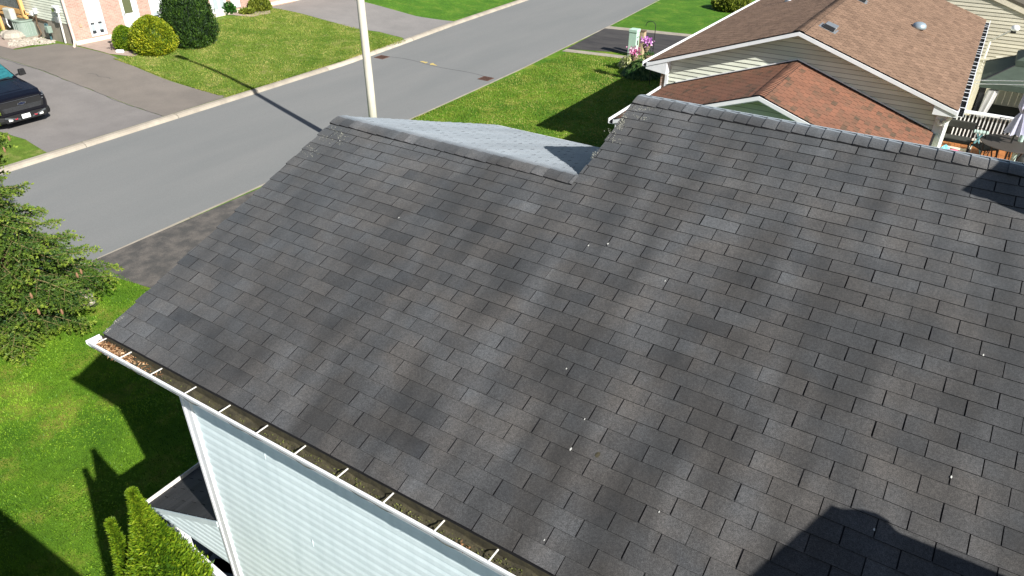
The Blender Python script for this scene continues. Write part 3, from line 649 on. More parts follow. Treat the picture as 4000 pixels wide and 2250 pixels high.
# round white lamp under the gutter corner
t_ = thing('eave_lamp', 'round white ribbed lamp hanging below the left end of the gutter', 'lamp', atp(534, 1432, (0,1,0), .09))
mb = MB(); c0 = atp(534, 1432, (0,1,0), .09); ax = Vector((0, -1, -.25)).normalized(); e1 = Vector((1,0,0)); e2 = ax.cross(e1).normalized()
def dsc(mb, r0, r1, o0, o1, n=28):
    for k in range(n):
        a, b = 2*math.pi*k/n, 2*math.pi*(k+1)/n; f = lambda r, o, th: c0+ax*o+(e1*math.cos(th)+e2*math.sin(th))*r
        mb.quad(f(r0, o0, a), f(r0, o0, b), f(r1, o1, b), f(r1, o1, a))
dsc(mb, .001, .08, .035, .03); dsc(mb, .08, .14, .03, .0); dsc(mb, .14, .145, 0, -.03); build('shade', mb, M['white'], t_)
mb = MB()
for k in range(22):
    a = 2*math.pi*k/22; d = e1*math.cos(a)+e2*math.sin(a); mb.bar(c0+ax*.034+d*.075, c0+ax*.008+d*.13, .003, .003)
build('rib', mb, M['metal_grey'], t_); mb = MB(); mb.bar(c0-ax*.02, Vector((c0.x, .11, 3.12)), .03); build('bracket', mb, M['white'], t_)
# far gutters (only their white edges rise above the roof)
def fgut(name, x0, x1, y, z):
    mb = MB(); mb.bb(x0, x1, y, y+.10, z-.09, z-.075); mb.bb(x0, x1, y, y+.006, z-.09, z); mb.bb(x0, x1, y+.094, y+.100, z-.09, z-.045); build(name, mb, M['white'], H)
fgut('gutter', XL+.05, 2.96, 6.90, 3.40); fgut('gutter', XJ-.05, 7.05, 10.10, 3.32)
# chimneys (unseen, added to throw the two shadows at the right; cap rounds one)
mb = MB(); mb.bb(7.9, 9.1, -.25, .54, 3.0, 5.0); mb.bb(7.88, 9.12, -.27, .56, 4.96, 5.04); cm = build('shadow_chimney', mb, M['brick_brown'], roof); mb = MB(); mb.lathe((8.2, .38, 5.04), [(.2, 0), (.22, .07), (.12, .12), (.02, .13)], 16); build('shadow_chimney_cap', mb, M['metal_dark'], cm)
mb = MB(); mb.bb(8.0, 9.2, 3.77, 4.95, 4.2, 6.0); mb.bb(7.98, 9.22, 3.75, 4.97, 5.96, 6.07); build('shadow_chimney', mb, M['brick_brown'], roof)
# side porch
ZP = 1.18; EX = -1.05
PA = [atp(585, 1972, (0,1,0), YW), atp(845, 2027, (0,1,0), YW), atp(890, 2175, (0,1,0), YW), atp(596, 2003, (0,1,0), YW)]
ez = PA[0].z; rz_ = PA[1].z; ex = PA[0].x; sl = (rz_-ez)/(PA[1].x-ex)
W0 = XW-.012
zr = lambda x: ez+sl*(x-ex)
mb = MB(); yb = 1.75
mb.ext([(ex-.05, YW-.01, zr(ex-.05)-.03), (W0, YW-.01, zr(W0)-.03), (W0, YW-.01, zr(W0)-.10), (ex-.05, YW-.01, zr(ex-.05)-.08)], (0, yb, 0)); PR = build('porch_roof', mb, M['white_dirty'], H)
slope('shingles', M['porch_shingle'], (ex-.06, YW-.01, zr(ex-.06)-.012), (0, 1, 0), (1, 0, sl), (W0-ex+.06)*math.sqrt(1+sl*sl), lambda v: (0, yb), PR, W=.36, E=.115, gap=.008, thick=.004)
mb = MB(); mb.bb(ex-.10, ex-.04, YW-.02, YW+yb, zr(ex)-.075, zr(ex)-.068); mb.bb(ex-.105, ex-.092, YW-.02, YW+yb, zr(ex)-.09, zr(ex)-.005); build('gutter', mb, M['white_dirty'], PR)
mb = MB(); zb = PA[2].z*.65+PA[3].z*.35+.02
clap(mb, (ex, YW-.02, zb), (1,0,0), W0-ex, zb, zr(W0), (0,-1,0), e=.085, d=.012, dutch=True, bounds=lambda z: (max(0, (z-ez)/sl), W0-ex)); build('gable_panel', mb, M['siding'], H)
mb = MB(); mb.ext([(ex-.03, YW-.035, zr(ex)-.0), (W0-.02, YW-.035, zr(W0)-.0), (W0-.02, YW-.035, zr(W0)-.085), (ex-.03, YW-.035, zr(ex)-.06)], (0, -.012, 0)); build('rake_trim', mb, M['siding'], H)
a = atp(690, 2060, (0,1,0), YW+.03); mb = MB(); mb.bb(a.x-.07, a.x+.07, YW, YW+.12, ZG, zb+.02); mb.bb(a.x-.09, a.x+.09, YW-.01, YW+.14, ZG, ZG+.1); build('porch_post', mb, M['white'], H)
a = atp(700, 2105, (0,1,0), -.10); b = atp(868, 2262, (0,1,0), -.10); d = (b-a); a = a-d*.3
ab = at(700, 2108, -.25); bbq = at(868, 2258, -.25); dq = bbq-ab
mb = MB(); mb.bar(ab-dq*.35, bbq+dq*.15, .075, .09); pst = ab-dq*.2; mb.box((pst.x, pst.y, (ZG-.25)/2), (.06, .06, -.25-ZG)); tag(build('handrail', mb, M['white']), 'white handrail sloping under the small porch roof', 'handrail')
STREET = True
mb = MB(); mb.poly([at(600, 2000, .006), at(900, 1980, .006), at(1100, 2400, .006), at(660, 2400, .006), at(560, 2150, .006)]); struct('gravel_bed', mb, M['gravel'])
for (qx, qy), r_ in (((780, 2120), .2), ((885, 2200), .22), ((880, 2240), .2)):
    c = at(qx, qy, 0); mb = MB(); mb.box((c.x, c.y, .02), (.42, .30, .04), rz=.35, t=random.random()); tag(build('stepping_stone', mb, M['slate'], bevel=.008), {780: 'dark stepping stone nearest the white porch post', 885: 'dark stepping stone close to the white corner trim', 880: 'dark stepping stone lowest under the small porch roof'}[qx], 'stepping stone', 'stepping stones beside the porch')
STREET = False
# white flakes, debris and lichen on the roof
def roofp(x, y, h=.008): p = atp(x, y, (0, -TN, 1), 3.3); return p + Vector((0, -.33, .944))*h
fl = [(1559,853,7),(2299,962,8),(2375,955,8),(2598,1100,7),(2213,1443,6),(1887,1747,9),(2230,1757,10),(2178,1840,7),(2127,2112,6),(2935,1770,9),(3715,1866,8),(3880,1145,6),(3840,1390,7),(2970,735,6),(1932,880,5),(1722,1457,7),(3413,2072,9),(3190,2098,6),(1328,552,7),(1590,520,6),(2575,2002,6),(3748,1310,7),(2284,1640,6)]
mb = MB()
for x, y, s in fl[::2]+fl[1:6:2]:
    p = roofp(x, y); r = s*.0011; n = random.choice((5, 6)); a0 = random.random()*6; st = random.uniform(.5, .9)
    mb.poly([(p.x+r*math.cos(a0+k*6.28/n)*st, p.y+r*1.3*math.sin(a0+k*6.28/n), p.z+.002+TN*r*1.3*math.sin(a0+k*6.28/n)) for k in range(n)])
tag(build('paint_flakes', mb, M['flake']), 'scattered tiny white flakes caught in the joints of the grey shingles', 'flakes', kind='stuff')
mb = MB()
def crumbs(x0, y0, x1, y1, n, w, r=.006):
    for i in range(n):
        u = random.random(); p = roofp(x0+(x1-x0)*u+random.gauss(0, w), y0+(y1-y0)*u+random.gauss(0, w*.7)); 
        if p.x < XL+.005: continue
        q_ = r*random.uniform(.25, .95); a0 = random.random()*6
        mb.poly([(p.x+q_*math.cos(a0+k*1.257), p.y+q_*math.sin(a0+k*1.257), p.z+.001+TN*q_*math.sin(a0+k*1.257)) for k in range(5)], random.random())
crumbs(1300,500,1345,548,60,10); crumbs(1250,535,1330,560,40,7); crumbs(1210,570,1240,600,30,7); crumbs(1180,600,1215,610,20,8); crumbs(1320,520,1330,560,20,16)
crumbs(440,1270,485,1235,45,5,.006); crumbs(410,1300,430,1285,20,4,.007)
crumbs(2470,425,2540,430,70,9); crumbs(2440,450,2420,500,110,9,.007); crumbs(2480,455,2530,470,50,8); crumbs(2385,540,2420,552,30,9); crumbs(2375,515,2410,525,25,8); crumbs(2330,590,2312,620,30,5)
crumbs(2520,415,2580,425,30,8)
tag(build('lichen', mb, M['lichen']), 'pale crusty lichen along the left edges of the grey roof', 'lichen', kind='stuff')
p = roofp(2335, 1778, .007); mb = MB()
mb.poly([(p.x+.016*math.cos(k*.9)*(1+.3*math.sin(k*2.1)), p.y+.024*math.sin(k*.9), p.z+TN*.024*math.sin(k*.9)) for k in range(7)], .3)
tag(build('bird_dropping', mb, M['soil']), 'brownish dropping on the lower right of the grey roof', 'dropping')
# ============================================================ NEIGHBOUR HOUSE (brown roofs, right)
STREET = True
NH = thing('brown_roof_house', 'beige sided house with brown and red brown shingle gable roofs beside the grey roof', 'house', (2.7, 18, 0))
X0, X1, PX, EZ, PZ, Y0, Y1 = -.78, 6.12, 2.67, 2.75, 3.92, 14.5, 25.4
tn = (PZ-EZ)/(PX-X0)
mb = MB(); mb.ext([(X0+.02, Y0+.015, EZ-.03), (PX, Y0+.015, PZ-.03), (X1-.02, Y0+.015, EZ-.03), (X1-.02, Y0+.015, EZ-.10), (PX, Y0+.015, PZ-.10), (X0+.02, Y0+.015, EZ-.10)], (0, Y1-Y0-.03, 0)); NR = build('upper_roof', mb, M['white'], NH)
Ls = math.hypot(PX-X0, PZ-EZ)
slope('shingles', M['brown_shingle'], (X0, Y0, EZ), (0,1,0), (1,0,tn), Ls-.01, lambda v: (0, Y1-Y0), NR, gap=.016, thick=.008, jit=.20)
slope('shingles', M['brown_shingle'], (X1, Y0, EZ), (0,1,0), (-1,0,tn), Ls-.01, lambda v: (0, Y1-Y0), NR, gap=.016, thick=.008, jit=.20)
ridge('ridge_cap', M['brown_shingle'], (PX, Y0, PZ+.005), (PX, Y1, PZ+.005), Vector((-1,0,-tn)), Vector((1,0,-tn)), NR, jit=.15)
# rake fascia boards and soffit returns
mb = MB()
for a, b in (((X0, EZ), (PX, PZ)), ((PX, PZ), (X1, EZ))):
    mb.ext([(a[0], Y0-.002, a[1]-.025), (b[0], Y0-.002, b[1]-.025), (b[0], Y0-.002, b[1]-.105), (a[0], Y0-.002, a[1]-.105)], (0, -.022, 0))
build('rake_fascia', mb, M['white'], NR)
mb = MB(); mb.ext([(X0-.02, Y0-.004, EZ-.02), (X0+.52, Y0-.004, EZ+.10), (X0+.52, Y0-.004, EZ-.24), (X0-.02, Y0-.004, EZ-.17)], (0, .34, 0)); build('eave_return', mb, M['white'], NR)
mb = MB(); mb.ext([(X1+.02, Y0-.004, EZ-.02), (X1-.45, Y0-.004, EZ+.10), (X1-.45, Y0-.004, EZ-.15), (X1+.02, Y0-.004, EZ-.15)], (0, .27, 0)); build('eave_return', mb, M['white'], NR)
def sgutter(x, s, y0, y1, z, parent, hang=None):
    mb = MB()
    mb.bb(min(x, x+s*.12), max(x, x+s*.12), y0, y1, z-.11, z-.10); mb.bb(x+s*.115-.008, x+s*.115+.008, y0, y1, z-.10, z+.002); mb.bb(x-.004, x+.004, y0, y1, z-.1, z-.005)
    g = build('gutter', mb, M['white'], parent)
    mb = MB(); mb.bb(min(x, x+s*.10), max(x, x+s*.10), y0+.01, y1-.01, z-.098, z-.07); build('gutter_floor', mb, M['dark'], g)
    if hang:
        y = y0+.3; first = None
        while y < y1-.2:
            if first is None:
                mb = MB(); mb.bar((x-s*.06, 0, z+.012), (x+s*.11, 0, z+.006), .035, .006); first = build('gutter_hanger', mb, M['white'], g); first.location.y = y*K
            else:
                h = first.copy(); COL.objects.link(h); h.parent = g; h.location.y = y*K
            y += hang*random.choice((.7, 1, 1, 1.35))
        # mesh y is stored at 0: correct for the root offset
        for ch in g.children:
            if ch.name.startswith('gutter_hanger'): ch.location.y = ch.location.y
    return g
sgutter(X1+.0, 1, Y0, Y1, EZ-.01, NH, hang=.42)
sgutter(X0-.0, -1, Y0, Y1, EZ-.01, NH)
YG = 14.78
mb = MB(); mb.prism([(X0+.42, YG+.014), (X1-.12, YG+.014), (X1-.12, Y1-.4), (X0+.42, Y1-.4)], 0, EZ-.1); mb.ext([(X0+.42, YG+.014, EZ+.02), (PX, YG+.014, PZ-.11), (X1-.12, YG+.014, EZ-.12)], (0, Y1-YG-.5, 0)); build('wall', mb, M['paleside'], NH)
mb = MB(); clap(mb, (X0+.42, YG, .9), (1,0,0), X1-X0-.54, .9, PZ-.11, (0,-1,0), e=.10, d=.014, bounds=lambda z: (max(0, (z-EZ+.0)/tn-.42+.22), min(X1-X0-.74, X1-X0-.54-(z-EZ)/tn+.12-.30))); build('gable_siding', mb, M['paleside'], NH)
mb = MB(); mb.bb(X0+.30, X0+.42, YG-.01, YG+.9, 0, EZ-.15); build('brick_return', mb, M['brick_brown'], NH)
for a, b in ((X0+.42, X0+.49), (X1-.36, X1-.10)): mb = MB(); mb.bb(a, b, YG-.035, YG-.0, 0, EZ-.16); build('corner_board', mb, M['white'], NH)
mb = MB(); mb.bb(X1-.12, X1-.095, YG, Y1-.5, 0, EZ-.15); build('side_siding', mb, M['paleside'], NH)
mb = MB(); mb.tube([(X1-.10, YG-.1, EZ-.2), (X1-.16, YG-.09, EZ-.35), (X1-.16, YG-.09, .3)], .045, 8); build('downspout', mb, M['white'], NH)
mb = MB(); mb.box((X1-.25, YG-.09, 2.38), (.10, .12, .06)); mb.box((X1-.30, YG-.10, 2.43), (.05, .09, .05)); mb.box((X1-.19, YG-.10, 2.43), (.05, .09, .05)); build('wall_fixture', mb, M['white_dirty'], NH)
# lower roof
lx0, lx1, lpx, lez, lpz, ly0 = -.32, 5.80, 2.72, 2.16, 3.21, 11.68
t1 = (lpz-lez)/(lpx-lx0); lez2 = lpz-t1*(lx1-lpx)
mb = MB(); mb.ext([(lx0+.02, ly0+.015, lez-.03), (lpx, ly0+.015, lpz-.03), (lx1-.02, ly0+.015, lez2-.03), (lx1-.02, ly0+.015, lez2-.13), (lpx, ly0+.015, lpz-.13), (lx0+.02, ly0+.015, lez-.13)], (0, YG-ly0-.04, 0)); LR = build('lower_roof', mb, M['white'], NH)
L1 = math.hypot(lpx-lx0, lpz-lez); L2 = math.hypot(lx1-lpx, lpz-lez2)
slope('shingles', M['red_shingle'], (lx0, ly0, lez), (0,1,0), (1,0,t1), L1-.01, lambda v: (0, YG-ly0-.02), LR, gap=.013, thick=.007, jit=.30)
slope('shingles', M['red_shingle'], (lx1, ly0, lez2), (0,1,0), (-1,0,t1), L2-.01, lambda v: (0, YG-ly0-.02), LR, gap=.013, thick=.007, jit=.30)
ridge('ridge_cap', M['red_shingle'], (lpx, ly0, lpz+.005), (lpx, YG-.03, lpz+.005), Vector((-1,0,-t1)), Vector((1,0,-t1)), LR, jit=.15)
mb = MB()
for a, b in (((lx0, lez), (lpx, lpz)), ((lpx, lpz), (lx1, lez2))):
    mb.ext([(a[0], ly0-.002, a[1]-.022), (b[0], ly0-.002, b[1]-.022), (b[0], ly0-.002, b[1]-.10), (a[0], ly0-.002, a[1]-.10)], (0, -.02, 0))
build('rake_fascia', mb, M['white'], LR)
mb = MB()   # black flashing and white strip where the lower roof meets the gable wall
for a, b in (((lx0, lez), (lpx, lpz)), ((lpx, lpz), (lx1-.05, lez2))):
    mb.ext([(a[0], YG-.035, a[1]+.01), (b[0], YG-.035, b[1]+.01), (b[0], YG-.035, b[1]+.035), (a[0], YG-.035, a[1]+.035)], (0, .02, 0))
build('flashing', mb, M['metal_dark'], LR)
mb = MB()
for a, b in (((lx0+.25, lez+.25*t1), (lpx, lpz)), ((lpx, lpz), (lx1-.1, lez2+.1*t1))):
    mb.ext([(a[0], YG-.04, a[1]+.037), (b[0], YG-.04, b[1]+.037), (b[0], YG-.04, b[1]+.058), (a[0], YG-.04, a[1]+.058)], (0, .022, 0))
build('flashing_trim', mb, M['white'], LR)
sgutter(lx0, -1, ly0, YG-.05, lez-.01, LR)
mb = MB(); mb.bb(lx1+.002, lx1+.05, ly0+.1, YG-.05, lez2-.12, lez2-.02); build('eave_edge', mb, M['metal_dark'], LR)
mb = MB(); mb.prism([(lx0+.35, ly0+.35), (lx1-.3, ly0+.35), (lx1-.3, YG), (lx0+.35, YG)], 0, lez-.05); mb.ext([(lx0+.35, ly0+.35, lez-.1), (lpx, ly0+.35, lpz-.14), (lx1-.3, ly0+.35, lez2-.06)], (0, 3.0, 0)); build('lower_wall', mb, M['paleside'], NH)
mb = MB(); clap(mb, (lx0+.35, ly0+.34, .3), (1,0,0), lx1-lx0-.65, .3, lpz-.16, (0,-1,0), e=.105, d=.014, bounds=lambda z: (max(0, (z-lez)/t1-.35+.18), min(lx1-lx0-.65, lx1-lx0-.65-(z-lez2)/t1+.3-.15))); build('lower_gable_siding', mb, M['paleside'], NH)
mb = MB(); mb.bb(lx0+.04, lx0+.34, ly0+.02, ly0+.05, lez-.30, lez-.06); build('lower_corner', mb, M['white'], NH)
mb = MB(); 
for i in range(2): mb.bb(lx0+.17+i*.07, lx0+.20+i*.07, ly0-.01, ly0+.01, lez-.26, lez-.14)
build('fixture', mb, M['metal_dark'], NH)
# roof vents
def nr(x, y): return atp(x, y, (tn, 0, 1), PZ+tn*PX)
def roof_vent(p, label):
    t = thing('roof_vent', label, 'roof vent', p, 'box vents on the brown roof')
    mb = MB(); a = math.atan(tn); Mx = Matrix.Rotation(a, 3, 'Y')
    f = lambda x, y, z: Vector(p)+Mx @ Vector((x, y, z))
    mb.hexa([f(-.15,-.17,.02), f(.15,-.17,.02), f(.15,.17,.02), f(-.15,.17,.02), f(-.11,-.14,.11), f(.16,-.14,.12), f(.16,.14,.12), f(-.11,.14,.11)]); build('hood', mb, M['metal_grey'], t, bevel=.015)
    mb = MB(); mb.hexa([f(-.22,-.22,.0), f(.2,-.22,.0), f(.2,.22,.0), f(-.22,.22,.0), f(-.22,-.22,.008), f(.2,-.22,.008), f(.2,.22,.008), f(-.22,.22,.008)]); build('flange', mb, M['metal_grey'], t)
    mb = MB(); mb.quad(f(-.1535,-.15,.022), f(-.1535,.15,.022), f(-.115,.12,.10), f(-.115,-.12,.10)); mb.quad(f(-.14,-.175,.022), f(.14,-.175,.022), f(.14,-.15,.10), f(-.10,-.15,.10)); build('opening', mb, M['metal_dark'], t)
roof_vent(nr(3238, 112), 'low grey box vent near the ridge of the brown roof')
roof_vent(nr(3362, 0), 'grey box vent at the top edge of the picture on the brown roof')
p = nr(3588, 112); t = thing('dome_vent', 'round shiny metal vent with a rusty streak on the brown roof', 'roof vent', p)
mb = MB(); mb.lathe(p, [(.17, .0), (.18, .05), (.165, .10), (.13, .14), (.07, .165), (.01, .17)], 24); o = build('dome', mb, mat('brushed zinc', (.42,.50,.55), (.34,.42,.48), rough=.35, metal=.5), t, smooth=True)
mb = MB(); mb.box(Vector(p)+Vector((-.05,-.0,.01)), (.44, .38, .012), M=Matrix.Rotation(math.atan(tn), 3, 'Y')); build('flange', mb, M['metal_grey'], t)
mb = MB(); a = nr(3600, 122); b = nr(3672, 152); s_ = Vector((0, .035, 0)); u_ = Vector((0, 0, .008)); mb.quad(a-s_+u_, b-s_*.3+u_, b+s_*.3+u_, a+s_+u_); build('rust_streak', mb, M['ruststain'], t)
p = atp(3080, 4, (-tn, 0, 1), PZ-tn*PX); t = thing('pipe_vent', 'small pale pipe vent on the left slope of the brown roof', 'pipe vent', p); mb = MB(); mb.tube([p, p+Vector((0,0,.28))], .05, 10); build('pipe', mb, M['white_dirty'], t); mb = MB(); mb.lathe(p, [(.12, -.02), (.06, .08)], 14); build('boot', mb, M['metal_grey'], t)
# plants by the hidden far side
# ---------------------------------------------------------- house behind at the top right
BH = thing('beige_house', 'large beige sided house behind the brown roof at the top right', 'house', (8, 30, 0))
mb = MB(); mb.ext([(-3, 27.012, 0), (9.3, 27.012, 0), (9.3, 27.012, 2.10), (5.3, 27.012, 3.46), (-3, 27.012, .64)], (0, 11, 0)); build('wall', mb, M['beige'], BH)
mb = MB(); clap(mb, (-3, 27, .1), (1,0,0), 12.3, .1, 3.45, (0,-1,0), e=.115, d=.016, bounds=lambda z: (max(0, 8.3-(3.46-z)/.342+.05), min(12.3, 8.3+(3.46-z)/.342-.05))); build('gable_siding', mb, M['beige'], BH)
a = Vector((5.3, 26.975, 3.52)); b = Vector((9.6, 26.975, 2.05)); 
mb = MB(); mb.ext([a+Vector((0,-.03,.05)), b+Vector((0,-.03,.05)), b+Vector((0,-.03,-.12)), a+Vector((0,-.03,-.12))], (0, .03, 0)); build('rake_fascia', mb, M['cream'], BH)
mb = MB(); mb.ext([a+Vector((0,-.04,.06)), b+Vector((0,-.04,.06)), b+Vector((0,-.04,.14)), a+Vector((0,-.04,.14))], (0, 8, 0)); build('roof', mb, mat('dark brown shingle', (.10,.09,.07), (.07,.06,.045), rough=.9, nscale=30), BH)
t = thing('yard_lamp', 'white lamp on a long grey arm in front of the beige siding', 'lamp', at(3868, 160, 2.3))
a = atp(3868, 160, (0,1,0), 24.5); b = atp(3955, 118, (0,1,0), 24.2); mb = MB(); mb.bar(a, b, .07, .05); mb.tube([a, (a.x, a.y, 0)], .035, 8); build('arm', mb, M['white_dirty'], t)
mb = MB(); c = atp(3966, 112, (0,1,0), 24.2); mb.lathe(c-Vector((0,0,.06)), [(.09, 0), (.12, .06), (.10, .13), (.04, .16)], 14); build('head', mb, M['white'], t, smooth=True); mb = MB(); mb.box(c+Vector((-.02,0,-.09)), (.14, .12, .06)); build('sensor', mb, M['metal_dark'], t)
# ---------------------------------------------------------- yard: fence, gazebo, hot tub
def fence(name, label, x0, x1, y, z0, z1, lat, grp='beige vinyl fence panels'):
    t = thing(name, label, 'fence', (x0, y, 0), grp)
    mb = MB(); n = int((x1-x0)/.15); 
    for i in range(n): mb.bb(x0+i*(x1-x0)/n+.003, x0+(i+1)*(x1-x0)/n-.003, y-.02, y+.02, z0, z1-(lat and .38 or 0))
    build('board_panel', mb, M['beige'], t)
    mb = MB(); mb.bb(x0, x1, y-.03, y+.03, z1-.05, z1)
    if lat: mb.bb(x0, x1, y-.03, y+.03, z1-.42, z1-.37)
    build('rail', mb, M['beige'], t)
    if lat:
        mb = MB(); k = x0
        while k < x1-.3:
            mb.bar((k, y, z1-.37), (k+.32, y, z1-.05), .035, .008, up=(0,1,0)); mb.bar((k+.32, y+.012, z1-.37), (k, y+.012, z1-.05), .035, .008, up=(0,1,0)); k += .085
        build('lattice', mb, M['beige'], t)
    mb = MB()
    for k in (x0,): mb.bb(k-.07, k+.07, y-.07, y+.07, 0, z1+.05); mb.bb(k-.09, k+.09, y-.09, y+.09, z1+.05, z1+.10)
    build('post', mb, M['beige'], t); return t
fy = 23.4
fence('fence', 'beige lattice topped fence panel nearest the brown roof gutter', 5.9, 6.76, fy, 0, 2.0, True)
fence('fence', 'beige lattice topped fence panel behind the dark gazebo', 6.76, 9.6, fy, 0, 2.0, True)
p = at(3888, 330, 1.9); fence('fence', 'plain beige fence panel behind the charcoal hot tub', p.x, p.x+2.4, p.y, 0, 1.9, False)
# gazebo canopy (two tiers)
t = thing('gazebo', 'dark green two tier canopy gazebo with a tied white curtain', 'gazebo', (7.6, 20.4, 0))
gx0 = 6.42; gx1 = 8.9; gy0 = 19.2; gy1 = 21.6; gz0 = 2.3; cx, cy = (gx0+gx1)/2, (gy0+gy1)/2
def tier(x0, x1, y0, y1, z0, f, z1):
    a = [(x0,y0,z0),(x1,y0,z0),(x1,y1,z0),(x0,y1,z0)]; mx, my = (x0+x1)/2, (y0+y1)/2; b = [(mx+(px-mx)*f, my+(py-my)*f, z1) for px, py, _ in a]
    mb = MB()
    for i in range(4): j = (i+1) % 4; mb.quad(a[i], a[j], b[j], b[i])
    for i in range(4): j = (i+1) % 4; mb.quad(a[i], a[j], (a[j][0], a[j][1], z0-.14), (a[i][0], a[i][1], z0-.14))
    mb.poly(b); return mb, a, b
mb, a1, b1 = tier(gx0, gx1, gy0, gy1, gz0, .42, gz0+.42); build('canopy', mb, M['canvas'], t)
mb, a2, b2 = tier(cx-.62, cx+.62, cy-.62, cy+.62, gz0+.50, .02, gz0+.86); build('upper_canopy', mb, M['canvas'], t)
for p_, q_ in zip(a1, b1): mb = MB(); mb.bar(Vector(p_)+Vector((0,0,.012)), Vector(q_)+Vector((0,0,.012)), .025); build('seam', mb, M['metal_dark'], t)
for sx, sy in ((gx0+.12, gy0+.12), (gx1-.12, gy0+.12), (gx1-.12, gy1-.12), (gx0+.12, gy1-.12)):
    mb = MB(); mb.bb(sx-.06, sx+.06, sy-.06, sy+.06, 0, gz0); build('post', mb, M['metal_dark'], t)
mb = MB(); n = 14; prf = [(0, .11), (.3, .11), (.8, .085), (1.2, .03), (1.25, .045), (1.9, .06)]
c0 = Vector((gx0+.34, gy0+.08, 0)); base = []
for dz, r in prf:
    row = [(c0.x-.14*dz*0+ r*math.cos(6.283*k/n)*(1+.25*(k % 2)) - .16*min(dz/1.2, 1), c0.y+.5*r*math.sin(6.283*k/n)*(1+.25*(k % 2)), 2.12-dz) for k in range(n)]; base.append(row)
for r0, r1 in zip(base, base[1:]):
    for k in range(n): mb.quad(r0[k], r0[(k+1) % n], r1[(k+1) % n], r1[k])
build('curtain', mb, M['curtain'], t)
p = at(3862, 385, .95); t = thing('hot_tub', 'charcoal covered hot tub under the gazebo', 'hot tub', (7.5, 19.9, 0))
mb = MB(); mb.bb(6.82, 8.7, 19.0, 20.9, 0, 1.25); build('cabinet', mb, M['tub'], t, bevel=.08)
mb = MB(); mb.bb(6.78, 8.74, 18.96, 19.93, 1.26, 1.36); build('cover', mb, M['tub'], t, bevel=.03)
mb = MB(); mb.bb(6.78, 8.74, 19.97, 20.94, 1.26, 1.38); build('cover', mb, M['tub'], t, bevel=.03)
# clotheslines
for yy, lab in (((3803, 313, 4000, 314), 'upper of the two thin white clotheslines'), ((3800, 327, 4000, 329), 'lower of the two thin white clotheslines')):
    a = atp(yy[0], yy[1], (0,1,0), 18.2); b = atp(yy[2], yy[3], (0,1,0), 17.2); b = a+(b-a)*2.2; mb = MB(); mb.tube([a, (a+b)/2-Vector((0,0,.015)), b], .008, 6); tag(build('clothesline', mb, M['white']), lab, 'clothesline', 'clotheslines over the deck')
# ---------------------------------------------------------- deck with railing and furniture
ZD = .95
mb = MB(); k = 0; x = 5.76
while x < 9.4: mb.bb(x, x+.135, 14.0, 18.55, ZD-.03, ZD, t=random.random()); x += .14
tag(build('deck', mb, M['deckwood']), 'orange brown board deck beside the brown roofed house', 'deck')
yr_ = 18.45
t = thing('deck_railing', 'white baluster railing along the back of the orange deck', 'railing', (6.2, yr_, ZD))
ra = atp(3760, 432, (0,1,0), yr_); rb = atp(3968, 466, (0,1,0), yr_); ba = atp(3700, 515, (0,1,0), yr_); bb_ = atp(3900, 560, (0,1,0), yr_); zt = (ra.z+rb.z)/2; zb_ = ZD+.09
mb = MB(); mb.bb(ra.x-.14, 9.4, yr_-.07, yr_+.07, zt-.03, zt+.02); build('top_rail', mb, M['white'], t)
mb = MB(); mb.bb(ra.x-.14, 9.4, yr_-.03, yr_+.03, zb_-.02, zb_+.03); build('bottom_rail', mb, M['white_dirty'], t)
x = ra.x-.06; bal = None
while x < 9.3:
    if bal is None: mb = MB(); mb.box((6.2, yr_, (zt+zb_)/2), (.028, .028, zt-zb_-.05)); bal = build('baluster', mb, M['white'], t); bal.location.x = (x-6.2)*K
    else: h = bal.copy(); COL.objects.link(h); h.parent = t; h.location.x = (x-6.2)*K
    x += .0865
# dark screen behind the balusters
mb = MB(); mb.bb(6.0, 9.4, yr_+.10, yr_+.12, .1, zt-.12); tag(build('privacy_screen', mb, M['tub']), 'dark screen behind the white deck balusters', 'screen')
# round table with closed umbrella
c = Vector((7.36, 16.55, ZD+.70)); 
t = thing('patio_table', 'round dark mesh patio table on the deck', 'table', (c.x, c.y, ZD))
mb = MB(); mb.lathe(c, [(.60, 0), (.62, .012), (.60, .025)], 40); build('table_top', mb, mat('dark mesh table', (.06,.052,.045), (.045,.04,.035), rough=.6, nscale=40), t)
for k in range(4):
    a = .6+k*math.pi/2; mb = MB(); mb.tube([c+Vector((.45*math.cos(a), .45*math.sin(a), 0)), c+Vector((.3*math.cos(a), .3*math.sin(a), -.4)), c+Vector((.5*math.cos(a), .5*math.sin(a), -.70))], .016, 6); build('leg', mb, M['metal_dark'], t)
t = thing('patio_umbrella', 'closed lilac grey umbrella standing through the round table', 'umbrella', (c.x, c.y, ZD))
mb = MB(); mb.tube([(c.x, c.y, ZD+.05), (c.x, c.y, c.z+1.55)], .02, 8); build('pole', mb, M['metal_dark'], t)
mb = MB(); n = 16; prf = [(1.55, .03), (1.2, .12), (.85, .14), (.72, .055), (.62, .12), (.38, .20), (.28, .24)]; rows = []
for dz, r in prf: rows.append([(c.x+r*(1 if k % 2 else .62)*math.cos(6.283*k/n), c.y+r*(1 if k % 2 else .62)*math.sin(6.283*k/n), c.z+dz-(.04 if (k % 2 and dz < .3) else 0)) for k in range(n)])
for r0, r1 in zip(rows, rows[1:]):
    for k in range(n): mb.quad(r0[k], r0[(k+1) % n], r1[(k+1) % n], r1[k])
build('cloth', mb, M['umbrella'], t)
